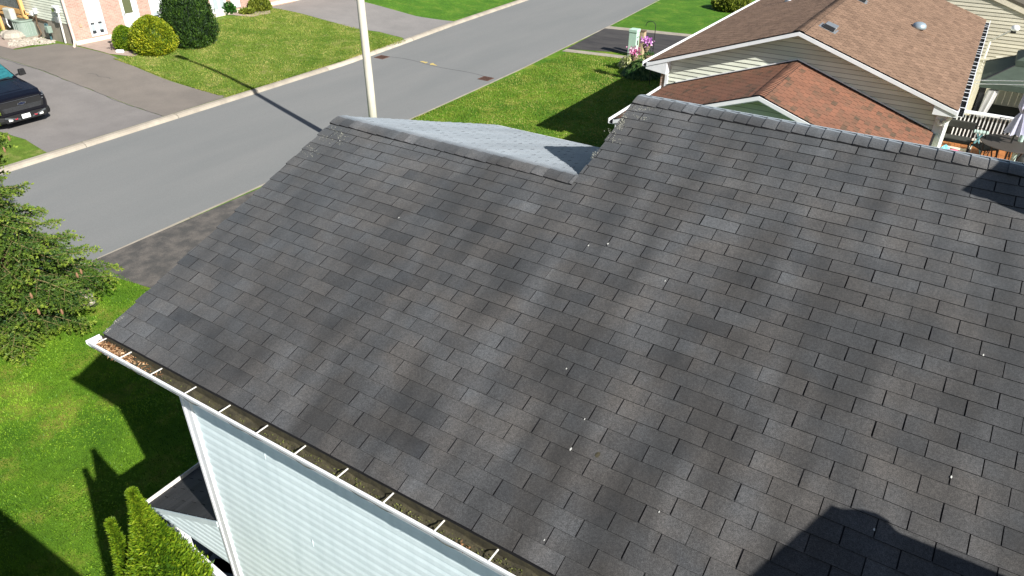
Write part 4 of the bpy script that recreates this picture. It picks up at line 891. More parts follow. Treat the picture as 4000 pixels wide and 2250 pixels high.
# patio chairs
def chair(x, y, rz, label):
    t = thing('patio_chair', label, 'chair', (x, y, ZD), 'dark wire patio chairs'); f = lambda a, b, z: (x+a*math.cos(rz)-b*math.sin(rz), y+a*math.sin(rz)+b*math.cos(rz), ZD+z)
    mb = MB(); mb.poly([f(-.22,-.22,.43), f(.22,-.22,.43), f(.22,.22,.43), f(-.22,.22,.43)]); mb.poly([f(-.22,-.22,.41), f(-.22,.22,.41), f(.22,.22,.41), f(.22,-.22,.41)]); build('seat', mb, M['bench'], t)
    mb = MB(); mb.tube([f(-.22,.22,.42), f(-.22,.28,.9), f(.22,.28,.9), f(.22,.22,.42)], .013, 6)
    for k in (-.11, 0, .11): mb.tube([f(k,.23,.43), f(k,.28,.9)], .006, 5)
    build('backrest', mb, M['metal_dark'], t)
    for a, b in ((-.2,-.2),(.2,-.2),(.2,.2),(-.2,.2)): mb = MB(); mb.tube([f(a,b,.42), f(a*1.15,b*1.15,0)], .012, 6); build('leg', mb, M['metal_dark'], t)
p = at(3822, 585, ZD+.3); chair(p.x+.1, p.y-.1, 2.2, 'dark wire patio chair left of the round deck table')
p = at(3930, 525, ZD+.6); chair(p.x, p.y, 0, 'dark wire patio chair behind the round deck table')
# glider bench
p = at(3735, 540, ZD+.42); bxx, byy = p.x, p.y
t = thing('deck_bench', 'dark cushioned bench seat against the house end of the deck', 'bench', (bxx, byy, ZD))
mb = MB(); mb.bb(bxx-.36, bxx+.30, byy-.2, byy+.2, ZD+.36, ZD+.44); build('seat', mb, M['bench'], t, bevel=.02)
mb = MB(); mb.bb(bxx-.36, bxx+.30, byy+.17, byy+.24, ZD+.62, ZD+.80); build('backrest', mb, M['bench'], t, bevel=.02)
for s in (-.35, .29):
    mb = MB(); mb.bb(bxx+s, bxx+s+.03, byy-.2, byy+.23, ZD, ZD+.36); mb.bb(bxx+s, bxx+s+.03, byy+.19, byy+.23, ZD+.36, ZD+.8); build('side_frame', mb, M['metal_dark'], t)
# mint stool with turquoise legs
p = at(3832, 515, ZD+.52); t = thing('folding_stool', 'mint topped folding stool with turquoise crossed legs', 'stool', (p.x, p.y, ZD))
mb = MB(); mb.bb(p.x-.17, p.x+.17, p.y-.10, p.y+.10, ZD+.50, ZD+.53); build('seat', mb, M['mint'], t)
for s in (-.08, .08):
    mb = MB(); mb.bar((p.x-.14, p.y+s, ZD), (p.x+.06, p.y+s, ZD+.5), .022); mb.bar((p.x+.14, p.y+s, ZD), (p.x-.06, p.y+s, ZD+.5), .022); build('cross_legs', mb, M['turqmetal'], t)
# white storage panel, pink mat, blue bag
p = at(3745, 588, ZD+.05); t = thing('storage_panel', 'cream painted low bench panel lying on the deck', 'panel', (p.x, p.y, ZD)); mb = MB(); mb.bb(p.x-.33, p.x+.24, p.y-.18, p.y+.20, ZD+.012, ZD+.06); build('board', mb, M['cream'], t, bevel=.01); mb = MB(); mb.bb(p.x+.16, p.x+.24, p.y-.18, p.y+.2, ZD+.062, ZD+.16); build('end_board', mb, M['cream'], t)
p = at(3745, 592, ZD+.3); mb = MB(); mb.tube([(p.x-.32, p.y-.25, ZD+.30), (p.x-.1, p.y-.25, ZD+.32), (p.x+.3, p.y-.22, ZD+.27)], [.08, .09, .085], 14); mb.box((p.x, p.y-.25, ZD+.11), (.5, .2, .2)); tag(build('rolled_mat', mb, M['pink'], smooth=True), 'pink rolled foam mat behind the white gutter line', 'mat')
p = at(3680, 572, ZD+.4); mb = MB()
for k in range(9): c = Vector((p.x+random.uniform(-.10,.14), p.y+random.uniform(-.08,.08), ZD+.32+random.uniform(-.06,.1))); r = random.uniform(.05,.09); mb.lathe(c-Vector((0,0,r)), [(.01,0),(r*.8,r*.4),(r,r),(r*.7,r*1.6),(.01,r*2)], 7)
mb.box((p.x, p.y, ZD+.14), (.28, .2, .27)); tag(build('plastic_bag', mb, M['bluebag']), 'crumpled bright blue plastic bag at the deck corner', 'bag')
p = at(3988, 618, ZD+.25); mb = MB(); mb.lathe((p.x, p.y, ZD), [(.16, 0), (.20, .34), (.185, .34), (.17, .30)], 20); tag(build('planter', mb, M['tub'], smooth=True), 'dark round planter at the right edge near the table', 'planter')
p = at(3990, 540, ZD+.8); mb = MB(); mb.tube([(p.x, p.y, ZD), (p.x, p.y, ZD+1.15)], .05, 12); tag(build('deck_post', mb, M['mint']), 'pale mint round post at the right edge of the deck', 'post')
# ============================================================ HOUSE ACROSS THE STREET
XB, YB, GZ = -23.7, 12.7, .42
LH = thing('pink_brick_house', 'house across the street with a pink brick front and cream siding at its side', 'house', (XB-4, YB+5, GZ))
mb = MB(); mb.prism([(XB-.105, YB+.012), (XB-.105, YB+16), (XB-10, YB+16), (XB-10, YB+.012)], GZ-.3, 4.2); build('wall', mb, M['paleside'], LH)
mb = MB(); mb.prism([(XB+.02, YB+.0), (XB+.02, YB+16), (XB-.3, YB+16), (XB-.3, YB+.0)], GZ-.3, GZ+.16); build('foundation', mb, M['cream'], LH)
mb = MB(); mb.bb(XB-10, XB-.02, YB-.0, YB+.01, GZ-.3, GZ+.78); build('side_foundation', mb, M['foundation'], LH)
segs = [(12.7, 13.40, GZ+.16), (14.08, 14.88, GZ+.16), (15.62, 16.14, GZ+.16), (19.97, 20.2, GZ+.16), (20.75, 28.7, GZ+.16)]
for a, b, z in segs+[(18.4, 19.1, GZ+.16)]: mb = MB(); mb.bb(XB-.10, XB, a, b, z, 4.1); build('brick_front', mb, M['brick'], LH)
for a, b in ((13.402, 14.078), (20.202, 20.748)): mb = MB(); mb.bb(XB-.10, XB+.02, a, b, GZ+.16, GZ+.198); build('brick_sill', mb, M['brick'], LH)
M['panel'] = mat('white panel', (.52,.54,.55), (.48,.50,.51), rough=.5)
def panel(y0, y1, z0):
    mb = MB(); mb.bb(XB-.10, XB-.02, y0+.004, y1-.004, z0, 4.1)
    k = z0+.5
    while k < 4: mb.bb(XB-.02, XB-.012, y0+.004, y1-.004, k, k+.11); k += .125
    return build('white_panel', mb, M['panel'], LH)
panel(13.40, 14.08, GZ+.20); panel(16.14, 18.4, GZ+.16); panel(20.2, 20.75, GZ+.22)
def win(y0, y1, z0, z1, bl=.28):
    mb = MB(); f = .03; X = XB-.005
    mb.bb(X-.02, X+.02, y0-f, y0, z0-f, z1+f); mb.bb(X-.02, X+.02, y1, y1+f, z0-f, z1+f); mb.bb(X-.02, X+.02, y0, y1, z1, z1+f); mb.bb(X-.02, X+.02, y0, y1, z0-f, z0)
    w = build('window', mb, M['white'], LH); zb = z0+(z1-z0)*.27
    mb = MB(); mb.bb(X-.016, X-.012, y0, y1, z0, zb); mb.bb(X-.016, X-.012, y0, y1, z1-.09, z1); build('pane', mb, M['glass'], w)
    mb = MB(); mb.bb(X-.016, X-.008, y0, y1, zb, z1-.09); build('blind', mb, M['blind'], w)
win(13.46, 13.63, GZ+.29, GZ+.73); win(13.77, 13.94, GZ+.29, GZ+.73)
win(16.24, 16.48, GZ+.46, GZ+.78); win(16.63, 16.88, GZ+.46, GZ+.78); win(17.2, 17.9, GZ+1.2, GZ+2.2)
mb = MB(); mb.bb(XB-.10, XB-.02, 14.88, 15.62, GZ+.16, 4.1); DR = build('front_door', mb, M['white'], LH)
mb = MB(); mb.bb(XB-.019, XB-.008, 15.0, 15.36, GZ+.82, GZ+1.9); build('door_glass', mb, glassmat('door glass', (.10,.11,.06)), DR)
mb = MB(); mb.bb(XB-.019, XB+.02, 14.94, 14.97, GZ+.75, GZ+.85); build('door_handle', mb, M['metal_grey'], DR)
mb = MB(); mb.bb(XB-.02, XB+.5, 14.7, 15.9, GZ-.1, GZ+.12); build('doorstep', mb, M['paver'], LH)
mb = MB(); mb.bb(XB-.10, XB-.02, 19.1, 19.97, GZ+.16, 4.1); DR = build('side_door', mb, M['white'], LH)
mb = MB(); mb.bb(XB-.019, XB-.01, 19.25, 19.5, GZ+.3, GZ+1.8); mb.bb(XB-.019, XB-.01, 19.6, 19.85, GZ+.3, GZ+1.8); build('door_glass', mb, M['blind'], DR)
mb = MB(); mb.box((XB+.012, 13.06, GZ+.68), (.03, .10, .10)); build('vent_cover', mb, M['tan'], LH)
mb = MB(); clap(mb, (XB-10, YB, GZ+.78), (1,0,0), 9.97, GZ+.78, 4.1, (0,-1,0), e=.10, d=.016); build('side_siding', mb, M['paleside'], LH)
mb = MB(); mb.tube([(XB+.03, YB-.05, 4.1), (XB+.03, YB-.05, GZ+.22), (XB+.10, YB-.12, GZ+.10), (XB+.28, YB-.25, GZ+.05)], .05, 8); build('downspout', mb, mat('pale pink downspout', (.66,.52,.46), (.60,.46,.40), rough=.5), LH)
mb = MB(); mb.ext([(XB+.4, YB-.4, 4.1), (XB-5, YB-.4, 5.9), (XB-10.4, YB-.4, 4.1)], (0, 17, 0)); build('roof', mb, M['brown_shingle'], LH)
# services on the side wall
def wp(x, y, d=.0): return atp(x, y, (0,1,0), YB-d)
t = thing('electric_meter', 'white electric meter box and conduit on the cream side wall', 'meter', wp(215, 40, .1))
a = wp(212, 22, .1); b = wp(228, 52, .1); mb = MB(); mb.bb(a.x-.12, a.x+.14, YB-.16, YB-.02, b.z+.02, a.z); build('box', mb, M['white'], t, bevel=.01)
mb = MB(); c = wp(212, 38, .18); mb.tube([(c.x, YB-.16, c.z), (c.x, YB-.25, c.z)], .08, 16); build('dial', mb, M['chrome'], t)
a = wp(236, 85, .08); mb = MB(); mb.tube([wp(228, 52, .08), a, wp(257, 168, .08)], .035, 8); build('conduit', mb, M['white_dirty'], t)
mb = MB(); mb.bb(a.x-.30, a.x-.08, YB-.12, YB-.02, a.z-.05, a.z+.18); build('junction_box', mb, M['metal_grey'], t)
t = thing('gas_meter', 'grey green gas meter with a teal pipe beside the foundation wall', 'meter', wp(195, 120, .2))
a = wp(183, 95, .15); b = wp(205, 165, .12); mb = MB(); mb.tube([a, b], .035, 8); mb.tube([a, a+Vector((-.15,0,0)), a+Vector((-.15,0,-.3))], .03, 8); build('pipe', mb, M['teal'], t)
mb = MB(); mb.box(wp(190, 115, .2), (.22, .18, .26)); build('meter_body', mb, M['acgreen'], t, bevel=.03)
mb = MB(); mb.tube([wp(52, 52, .3), wp(85, 62, .1), wp(110, 78, .06), wp(130, 80, .05), wp(140, 60, .05)], .018, 6); mb.tube([wp(140, 60, .05), wp(145, 95, .06), wp(162, 130, .08), wp(150, 145, .2)], .03, 6); mb.tube([wp(100, 62, .04), wp(140, 72, .04), wp(185, 85, .04)], .02, 6); tag(build('cable', mb, M['bark']), 'looping brown cables along the side wall above the air conditioner', 'cable')
t = thing('hose_box', 'small white wall box with a fitting on the cream siding', 'wall box', wp(133, 45, .1)); mb = MB(); mb.box(wp(124, 52, .06), (.16, .1, .14)); mb.box(wp(136, 42, .06), (.1, .12, .2)); build('box', mb, M['white'], t)
# air conditioner
c = atg(119, 140); c = Vector((c.x, c.y-.06, GZ))
t = thing('air_conditioner', 'grey green round cornered air conditioner on white stones', 'air conditioner', c)
def rr(r, n=20, k=.55): 
    o = []
    for i in range(n): a = 6.28318*i/n; cx_, sy_ = math.cos(a), math.sin(a); o.append((r*math.copysign(abs(cx_)**k, cx_), r*math.copysign(abs(sy_)**k, sy_)))
    return o
mb = MB(); mb.prism([(c.x+x, c.y+y) for x, y in rr(.37)], GZ+.05, GZ+.62); build('casing', mb, M['acgreen'], t)
mb = MB(); 
for i in range(40): a = 6.28318*i/40; cx_, sy_ = math.cos(a), math.sin(a); x, y = .377*math.copysign(abs(cx_)**.55, cx_), .377*math.copysign(abs(sy_)**.55, sy_); mb.bb(c.x+x-.006, c.x+x+.006, c.y+y-.006, c.y+y+.006, GZ+.10, GZ+.58)
build('grille', mb, mat('pale grille', (.36,.42,.38), rough=.5), t)
mb = MB(); mb.prism([(c.x+x, c.y+y) for x, y in rr(.40)], GZ+.62, GZ+.67); build('top', mb, M['acgreen'], t, bevel=.01)
mb = MB(); mb.lathe((c.x, c.y, GZ+.672), [(.26, 0), (.2, .012), (.02, .02)], 24); build('fan_guard', mb, mat('dark fan guard', (.10,.13,.115), rough=.5), t)
mb = MB(); mb.bb(c.x-.45, c.x+.45, c.y-.45, c.y+.45, GZ-.02, GZ+.05); build('pad', mb, M['foundation'], t)
# white stones
P_ = []; mb = MB()
for i in range(700):
    x = random.uniform(35, 215); y = random.uniform(143, 183)
    if y > 180-(x-100)*.10 and x > 100: continue
    if y < 150 and x < 60: continue
    p = atg(x, y); r = random.uniform(.03, .07)
    if p.y > YB-.08: continue
    mb.lathe((p.x, p.y, GZ-.01), [(r*.9, 0), (r, r*.35), (r*.6, r*.75), (r*.1, r*.9)], 6, t=random.random())
tag(build('stone_bed', mb, M['stone']), 'bed of white stones around the air conditioner', 'stones', kind='stuff')
p = atg(60, 150); mb = MB(); mb.lathe((p.x, p.y, GZ-.02), [(.42, 0), (.46, .12), (.36, .27), (.15, .33), (.02, .34)], 9); o = tag(build('boulder', mb, M['stone']), 'large pale boulder left of the air conditioner', 'boulder')
p = atg(30, 140); mb = MB(); mb.lathe((p.x, p.y, GZ-.02), [(.24, 0), (.27, .1), (.2, .2), (.02, .26)], 8); tag(build('boulder', mb, M['stone']), 'smaller grey boulder under the wooden deck corner', 'boulder')
# raised timber deck at the top left
t = thing('timber_deck', 'raised deck of new yellow lumber with dark lattice at the top left', 'deck', (-28.5, YB-.5, GZ))
dl = -34; dr = wp(88, 40, .2).x; yd = YB-.18
zt1 = wp(0, 52, .55).z; zt2 = wp(0, 36, .55).z
z1_ = atp(40, 45, (0,1,0), yd).z
mb = MB(); mb.bb(dl, dr, yd, yd+.05, z1_-.02, z1_+.16); mb.bb(dl, dr+.05, yd-.02, yd+.08, z1_-.16, z1_-.07); build('rim_board', mb, M['wood'], t)
mb = MB(); mb.bb(dr-.12, dr, yd-.05, yd+.07, z1_-.1, 4.0); build('corner_post', mb, M['wood'], t)
p = atp(10, 110, (0,1,0), yd); mb = MB(); mb.bb(p.x-.07, p.x+.07, yd-.04, yd+.06, GZ, z1_-.17); build('support_post', mb, M['wood'], t)
mb = MB(); mb.bb(dl, dr-.1, yd+.09, yd+.10, GZ, z1_-.16); mb.bb(dl, dr-.12, yd+.055, yd+.065, z1_+.16, 4.0); build('dark_backing', mb, M['dark'], t)
def mesh_lat(x0, x1, z0, z1, y):
    mb = MB(); k = x0-(z1-z0)
    while k < x1:
        for s in (0, 1):
            a = [k, z0]; b = [k+(z1-z0), z1]
            if a[0] < x0: a = [x0, z0+(x0-k)]
            if b[0] > x1: b = [x1, z0+(x1-k)]
            if b[1]-a[1] > .02:
                if s: mb.bar((a[0], y, a[1]), (b[0], y, b[1]), .012, .006, up=(0,1,0))
                else: mb.bar((x0+x1-a[0], y-.004, a[1]), (x0+x1-b[0], y-.004, b[1]), .012, .006, up=(0,1,0))
        k += .085
    return mb
build('lattice', mesh_lat(dr-3.0, dr-.1, GZ, z1_-.17, yd+.07), M['metal_grey'], t)
build('upper_lattice', mesh_lat(dr-3.0, dr-.12, z1_+.17, z1_+1.6, yd+.04), M['metal_grey'], t)
mb = MB(); mb.bb(dl, dr, yd+.1, yd+2.5, z1_-.02, z1_+.03); build('deck_boards', mb, M['wood'], t)
c = atp(38, 54, (0,1,0), yd-.25); t = thing('disconnect_box', 'pale rounded plastic box with a cable hanging in front of the dark lattice', 'utility box', c)
mb = MB(); mb.bb(c.x-.27, c.x+.27, c.y-.12, c.y+.12, c.z-.22, c.z+.22); build('box', mb, mat('pale grey plastic', (.46,.47,.42), rough=.5), t, bevel=.07)
mb = MB(); mb.tube([c+Vector((-.2,-.1,-.15)), c+Vector((-.15,-.14,-.4)), c+Vector((-.02,-.14,-.5))], .02, 6); build('cord', mb, M['white'], t)
# garden stake and white stone near the paver corner
p = atg(438, 198); t = thing('garden_light', 'small dark solar light on a stake at the paver corner', 'garden light', p); mb = MB(); mb.tube([p, p+Vector((0,0,.30))], .012, 6); build('stake', mb, M['metal_dark'], t); mb = MB(); mb.lathe(p+Vector((0,0,.3)), [(.05, 0), (.09, .03), (.02, .06)], 12); build('lamp_cap', mb, M['metal_dark'], t)
p = atg(470, 206); mb = MB(); mb.box(p+Vector((0,0,.05)), (.28, .12, .10), M=Matrix.Rotation(.5, 3, 'Z') @ Matrix.Rotation(.3, 3, 'X')); tag(build('white_stone', mb, M['white'], bevel=.02), 'white wedge shaped stone left of the small round shrub', 'stone')
# house behind the camera whose eave shades the lower left lawn
OH = thing('neighbour_house', 'neighbouring house whose eave throws the shadow at the lower left of the lawn', 'house', (5, -8, 0))
mb = MB(); mb.bb(-3.6, 14, -12, -2.55, 0, 3.2); build('wall', mb, M['paleside'], OH)
mb = MB(); mb.ext([(-4.1, -2.28, 3.28), (-4.1, -7.3, 4.2), (-4.1, -12.3, 3.28), (-4.1, -12.3, 3.16), (-4.1, -2.28, 3.16)], (18.4, 0, 0)); build('roof', mb, M['shingle'], OH)
# ============================================================ VEHICLES
def loft(mb, st, cap0=True, cap1=True, T=lambda p: p):
    rows = []
    for x, pts in st:
        full = [(y, z) for y, z in pts] + [(-y, z) for y, z in reversed(pts) if y > 1e-6]
        b = len(mb.v); mb.v += [tuple(T((x, y, z))) for y, z in full]; rows.append((b, len(full)))
    for (b0, n), (b1, _) in zip(rows, rows[1:]):
        for k in range(n): j = (k+1) % n; mb.f.append((b0+k, b0+j, b1+j, b1+k)); mb.t.append(.5)
    if cap0: b, n = rows[0]; mb.f.append(tuple(range(b, b+n))); mb.t.append(.5)
    if cap1: b, n = rows[-1]; mb.f.append(tuple(reversed(range(b, b+n)))); mb.t.append(.5)
def text_mesh(s, size, name, mt, parent, O, ex, ez, depth=.002):
    cu = bpy.data.curves.new('t', 'FONT'); cu.body = s; cu.size = size; cu.align_x = 'CENTER'; cu.align_y = 'CENTER'; cu.extrude = depth
    ob = bpy.data.objects.new('t', cu); me = bpy.data.meshes.new_from_object(ob); bpy.data.objects.remove(ob); me.materials.clear()
    org = Vector(root_of(parent)['_o']); ey = Vector(ez).cross(Vector(ex))
    for v in me.vertices: c = v.co.copy(); v.co = Vector(O)+Vector(ex)*c.x+Vector(ez)*c.y+Vector(ex).cross(Vector(ez))*c.z-org
    me.name = name; return link(name, me, mt, parent)
_p = at(103, 452, .42); _p = cam_scaled(_p); STREET = False; tx, ty = _p.x-.07, _p.y; pitch = .058; tz = Z_GROUND+.05
def T(p): return Vector((tx+p[0]*math.cos(pitch)+p[2]*math.sin(pitch)*0, ty+p[1], tz+p[2]-p[0]*math.sin(pitch)))
t = thing('pickup_truck', 'black pickup truck with a turquoise sunshade parked on the driveway', 'truck', (tx-2.9, ty, tz))
mb = MB()
def sec(wb, wm, ws, wt, zb, zm, zs, zt, c=.03): return [(0, zb), (wb, zb), (wm, zm), (ws, zs), (wt, zt), (wt*.6, zt+c*.8), (0, zt+c)]
loft(mb, [(0, sec(.78,.86,.84,.70,.56,.80,1.02,1.13)), (-.10, sec(.92,.96,.93,.82,.50,.80,1.04,1.19)), (-.35, sec(.99,1.02,.99,.90,.50,.82,1.08,1.245)), (-.9, sec(1.0,1.03,1.0,.93,.62,.86,1.12,1.29)), (-1.65, sec(1.0,1.03,1.01,.94,.50,.84,1.14,1.335)), (-2.3, sec(1.0,1.03,1.01,.93,.45,.84,1.14,1.34)), (-4.05, sec(1.0,1.03,1.01,.93,.45,.84,1.14,1.34,.0)), (-4.08, sec(1.0,1.03,1.02,.99,.5,.84,1.14,1.30,.0)), (-5.8, sec(.98,1.01,1.0,.97,.62,.84,1.12,1.30,.0))], T=T)
body = build('body', mb, M['carpaint'], t, bevel=.03)
mb = MB(); loft(mb, [(-.18, [(0,1.19),(.34,1.18),(.40,1.16),(0,1.15)]), (-.5, [(0,1.30),(.42,1.292),(.50,1.26),(0,1.24)]), (-1.5, [(0,1.385),(.52,1.378),(.62,1.33),(0,1.32)])], T=T); build('hood_bulge', mb, M['carpaint'], body)
for s in (-1, 1):
    mb = MB(); mb.hexa([T((-.25, s*.56, 1.20)), T((-.25, s*.82, 1.18)), T((-1.55, s*.86, 1.32)), T((-1.55, s*.66, 1.33)), T((-.3, s*.60, 1.25)), T((-.3, s*.80, 1.225)), T((-1.5, s*.84, 1.355)), T((-1.5, s*.70, 1.365))]); build('hood_side_ridge', mb, M['carpaint'], body)
mb = MB(); cab = [(-1.62, .90, 1.34), (-4.02, .92, 1.34), (-2.48, .72, 1.90), (-3.82, .74, 1.90)]
loft(mb, [(0, [(0, 0)])][:0] or [(-1.60, [(0,1.30),(.90,1.30),(.90,1.34),(0,1.36)]), (-2.42, [(0,1.30),(.93,1.30),(.745,1.84),(.70,1.88),(0,1.90)][:4]+[(0,1.90)])][:0] or [(-1.60, [(0,1.30),(.91,1.30),(.905,1.345),(.90,1.35),(0,1.37)]), (-2.45, [(0,1.30),(.93,1.30),(.76,1.83),(.70,1.875),(0,1.90)]), (-3.3, [(0,1.30),(.93,1.30),(.77,1.85),(.70,1.895),(0,1.915)]), (-3.85, [(0,1.30),(.93,1.30),(.77,1.83),(.70,1.87),(0,1.89)]), (-4.05, [(0,1.30),(.92,1.30),(.85,1.5),(.8,1.52),(0,1.53)])], T=T)
cabo = build('cab', mb, M['carpaint'], t)
def on(u, v): # windshield surface
    x = -1.66-.77*v; z = 1.37+.50*v+.018; w_ = (.84-.13*v); return T((x+.010, u*w_, z+.012-.02*abs(u)**2))
mb = MB(); n = 10
for i in range(n):
    for j in range(4): mb.quad(on(-1+2*i/n, j/4), on(-1+2*(i+1)/n, j/4), on(-1+2*(i+1)/n, (j+1)/4), on(-1+2*i/n, (j+1)/4))
ws = build('windshield', mb, M['turq'], t, smooth=True)
mb = MB(); mb.bar(on(-.98, -.06), on(.98, -.06), .05, .02); mb.bar(on(-.1, -.02), on(.75, .06), .02, .02); mb.bar(on(.2, -.02), on(.98, .05), .02, .02); build('wiper_cowl', mb, M['plastic'], t)
for s in (-1, 1):
    mb = MB(); mb.poly([T((-1.95, s*.925, 1.38)), T((-2.50, s*.80, 1.78)), T((-3.75, s*.80, 1.79)), T((-3.9, s*.93, 1.38))]); build('side_window', mb, M['glass'], t)
    mb = MB(); mb.hexa([T((-1.70, s*1.05, 1.36)), T((-1.70, s*1.30, 1.38)), T((-1.84, s*1.30, 1.38)), T((-1.84, s*1.05, 1.36)), T((-1.70, s*1.06, 1.60)), T((-1.72, s*1.28, 1.60)), T((-1.84, s*1.28, 1.60)), T((-1.84, s*1.06, 1.60))]); mr_ = build('mirror', mb, M['plastic'], t, bevel=.03)
    mb = MB(); mb.bar(T((-1.8, s*.93, 1.40)), T((-1.78, s*1.08, 1.44)), .05); build('mirror_arm', mb, M['plastic'], mr_)
    mb = MB(); mb.hexa([T((-.02, s*.72, .96)), T((-.14, s*.965, .92)), T((-.36, s*1.0, .94)), T((-.3, s*.8, .96)), T((-.06, s*.72, 1.12)), T((-.13, s*.93, 1.13)), T((-.38, s*.985, 1.14)), T((-.3, s*.8, 1.14))]); hl = build('headlight', mb, M['headlight'], t)
    mb = MB(); mb.box(T((-.03, s*.80, 1.08)), (.05, .10, .03)); mb.box(T((.0, s*.78, .985)), (.05, .05, .04)); build('reflector', mb, M['chrome'], hl)
    mb = MB(); mb.box(T((.045, s*.56, .47)), (.03, .14, .10)); build('fog_lamp', mb, M['lampwhite'], t)
    mb = MB(); mb.tube([T((.03, s*.36-.05, .50)), T((.075, s*.36-.03, .455)), T((.075, s*.36+.03, .455)), T((.03, s*.36+.05, .50))], .015, 6); build('tow_hook', mb, M['redpaint'], t)
mb = MB(); loft(mb, [(.055, [(0,.38),(.70,.38),(.76,.46),(.74,.58),(0,.60)]), (-.08, [(0,.36),(.95,.36),(.98,.46),(.96,.60),(0,.62)]), (-.35, [(0,.36),(1.01,.40),(1.03,.46),(1.01,.60),(0,.62)])], T=T); build('bumper', mb, M['plastic'], t, bevel=.02)
for s in (-1, 1): mb = MB(); mb.ext([T((.062, s*.76, .55)), T((.062, s*.22, .40)), T((.062, s*.22, .45)), T((.062, s*.73, .60))], (.006,0,0)); build('bumper_insert', mb, M['grey_plastic'], t)
mb = MB(); mb.ext([T((.004,-.74,.72)), T((.004,.74,.72)), T((.004,.78,.90)), T((.0,.72,1.08)), T((.0,-.72,1.08)), T((.004,-.78,.90))], (.012,0,0)); gr = build('grille', mb, M['plastic'], t)
mb = MB()
for k in range(5): mb.box(T((.022, 0, .735+k*.035)), (.014, 1.30+.03*k, .011))
mb.box(T((.0, 0, 1.105)), (.03, 1.40, .015)); build('grille_bar', mb, mat('dark chrome', (.20,.21,.23), rough=.25, metal=.8), gr)
bt = [(-.155,-.03),(-.05,-.03),(-.04,-.055),(.06,-.055),(.065,-.03),(.135,-.03),(.155,.03),(.05,.03),(.04,.055),(-.06,.055),(-.065,.03),(-.135,.03)]
mb = MB(); mb.ext([T((.030, y, .965+z)) for y, z in bt], (.010,0,0)); em = build('emblem', mb, M['chrome'], gr)
mb = MB(); mb.ext([T((.0415, y*.86, .965+z*.74)) for y, z in bt], (.004,0,0)); build('emblem_fill', mb, mat('emblem navy', (.01,.015,.04), rough=.3), gr)
mb = MB(); mb.box(T((.068, 0, .50)), (.008, .305, .155)); pl = build('licence_plate', mb, M['white'], t)
text_mesh('AVSA 182', .062, 'plate_text', M['ink'], t, T((.0735, 0, .50)), (0,1,0), (0,0,1)).parent = pl
def wheel(c, s, parent, r=.42, w=.28):
    mb = MB(); mb.tube([c+Vector((0,-w/2,0)), c+Vector((0,-w/2+.03,0)), c+Vector((0,w/2-.03,0)), c+Vector((0,w/2,0))], [r-.03, r, r, r-.03], 28); wh = build('wheel', mb, M['tyre'], parent, smooth=False)
    mb = MB(); mb.tube([c+Vector((0,s*w*.38,0)), c+Vector((0,s*(w/2+.006),0))], r*.62, 20); build('rim', mb, M['metal_dark'], wh)
for x in (-.95, -4.65):
    for s in (-1, 1): wheel(T((x, s*.88, .42)), s, t)
def car(name, label, cat, x, y, rz, paint, z=.006):
    x, y, z = (CAM.x+(x-CAM.x)*K, CAM.y+(y-CAM.y)*K, Z_GROUND+z)
    t = thing(name, label, cat, (x, y, z)); ca, sa = math.cos(rz), math.sin(rz)
    f = lambda p: Vector((x+p[0]*ca-p[1]*sa, y+p[0]*sa+p[1]*ca, z+p[2]))
    mb = MB(); loft(mb, [(2.25, sec(.6,.72,.7,.6,.35,.5,.62,.68)), (2.05, sec(.8,.86,.82,.7,.25,.5,.68,.78)), (1.2, sec(.86,.9,.87,.76,.22,.5,.76,.92)), (.0, sec(.86,.9,.88,.78,.22,.5,.8,.95)), (-1.4, sec(.86,.9,.87,.76,.22,.5,.8,.98)), (-2.1, sec(.8,.86,.82,.72,.28,.5,.8,.95)), (-2.25, sec(.7,.78,.76,.66,.38,.5,.75,.85))], T=f); b = build('body', mb, paint, t, bevel=.02)
    mb = MB(); loft(mb, [(1.1, [(0,.9),(.72,.9),(.72,.94),(0,.96)]), (.35, [(0,.9),(.78,.9),(.62,1.36),(.5,1.40),(0,1.42)]), (-1.0, [(0,.9),(.78,.9),(.62,1.36),(.5,1.40),(0,1.42)]), (-1.8, [(0,.9),(.72,.9),(.70,.98),(0,1.0)])], T=f); build('cabin', mb, paint, t)
    mb = MB(); mb.poly([f((1.02,-.68,.99)), f((1.02,.68,.99)), f((.37,.52,1.395)), f((.37,-.52,1.395))]); build('windshield', mb, M['glass'], t)
    mb = MB(); mb.poly([f((-1.72,.66,1.03)), f((-1.72,-.66,1.03)), f((-1.03,-.50,1.40)), f((-1.03,.50,1.40))]); build('rear_window', mb, M['glass'], t)
    for s in (-1, 1):
        mb = MB(); mb.poly([f((.95, s*.765, .97)), f((.38, s*.655, 1.33)), f((-.95, s*.655, 1.33)), f((-1.5, s*.765, .97))]); build('side_window', mb, glassmat('tinted side glass', (.10,.13,.17)), t)
    for xx in (1.35, -1.35):
        for s in (-1, 1):
            c = f((xx, s*.80, .32)); wheel(c, s, t, r=.32, w=.2)
    return t
p = at(2322, 590, 1.2); car('parked_car', 'maroon car glimpsed between the grey roof and the shaded lawn', 'car', p.x+.75, p.y-.9, math.pi/2, M['redcar'])
p = at(2660, 172, .6); car('parked_car', 'dark car on the black driveway mostly hidden behind the brown roof edge', 'car', p.x+2.0, p.y+.9, math.pi, M['silvercar'])
STREET = True
draped('path', [(-2.3, 7.5), (-2.3, 13.2), (.2, 13.2), (.2, 7.5)], M['paver'], .012, zf=flat)

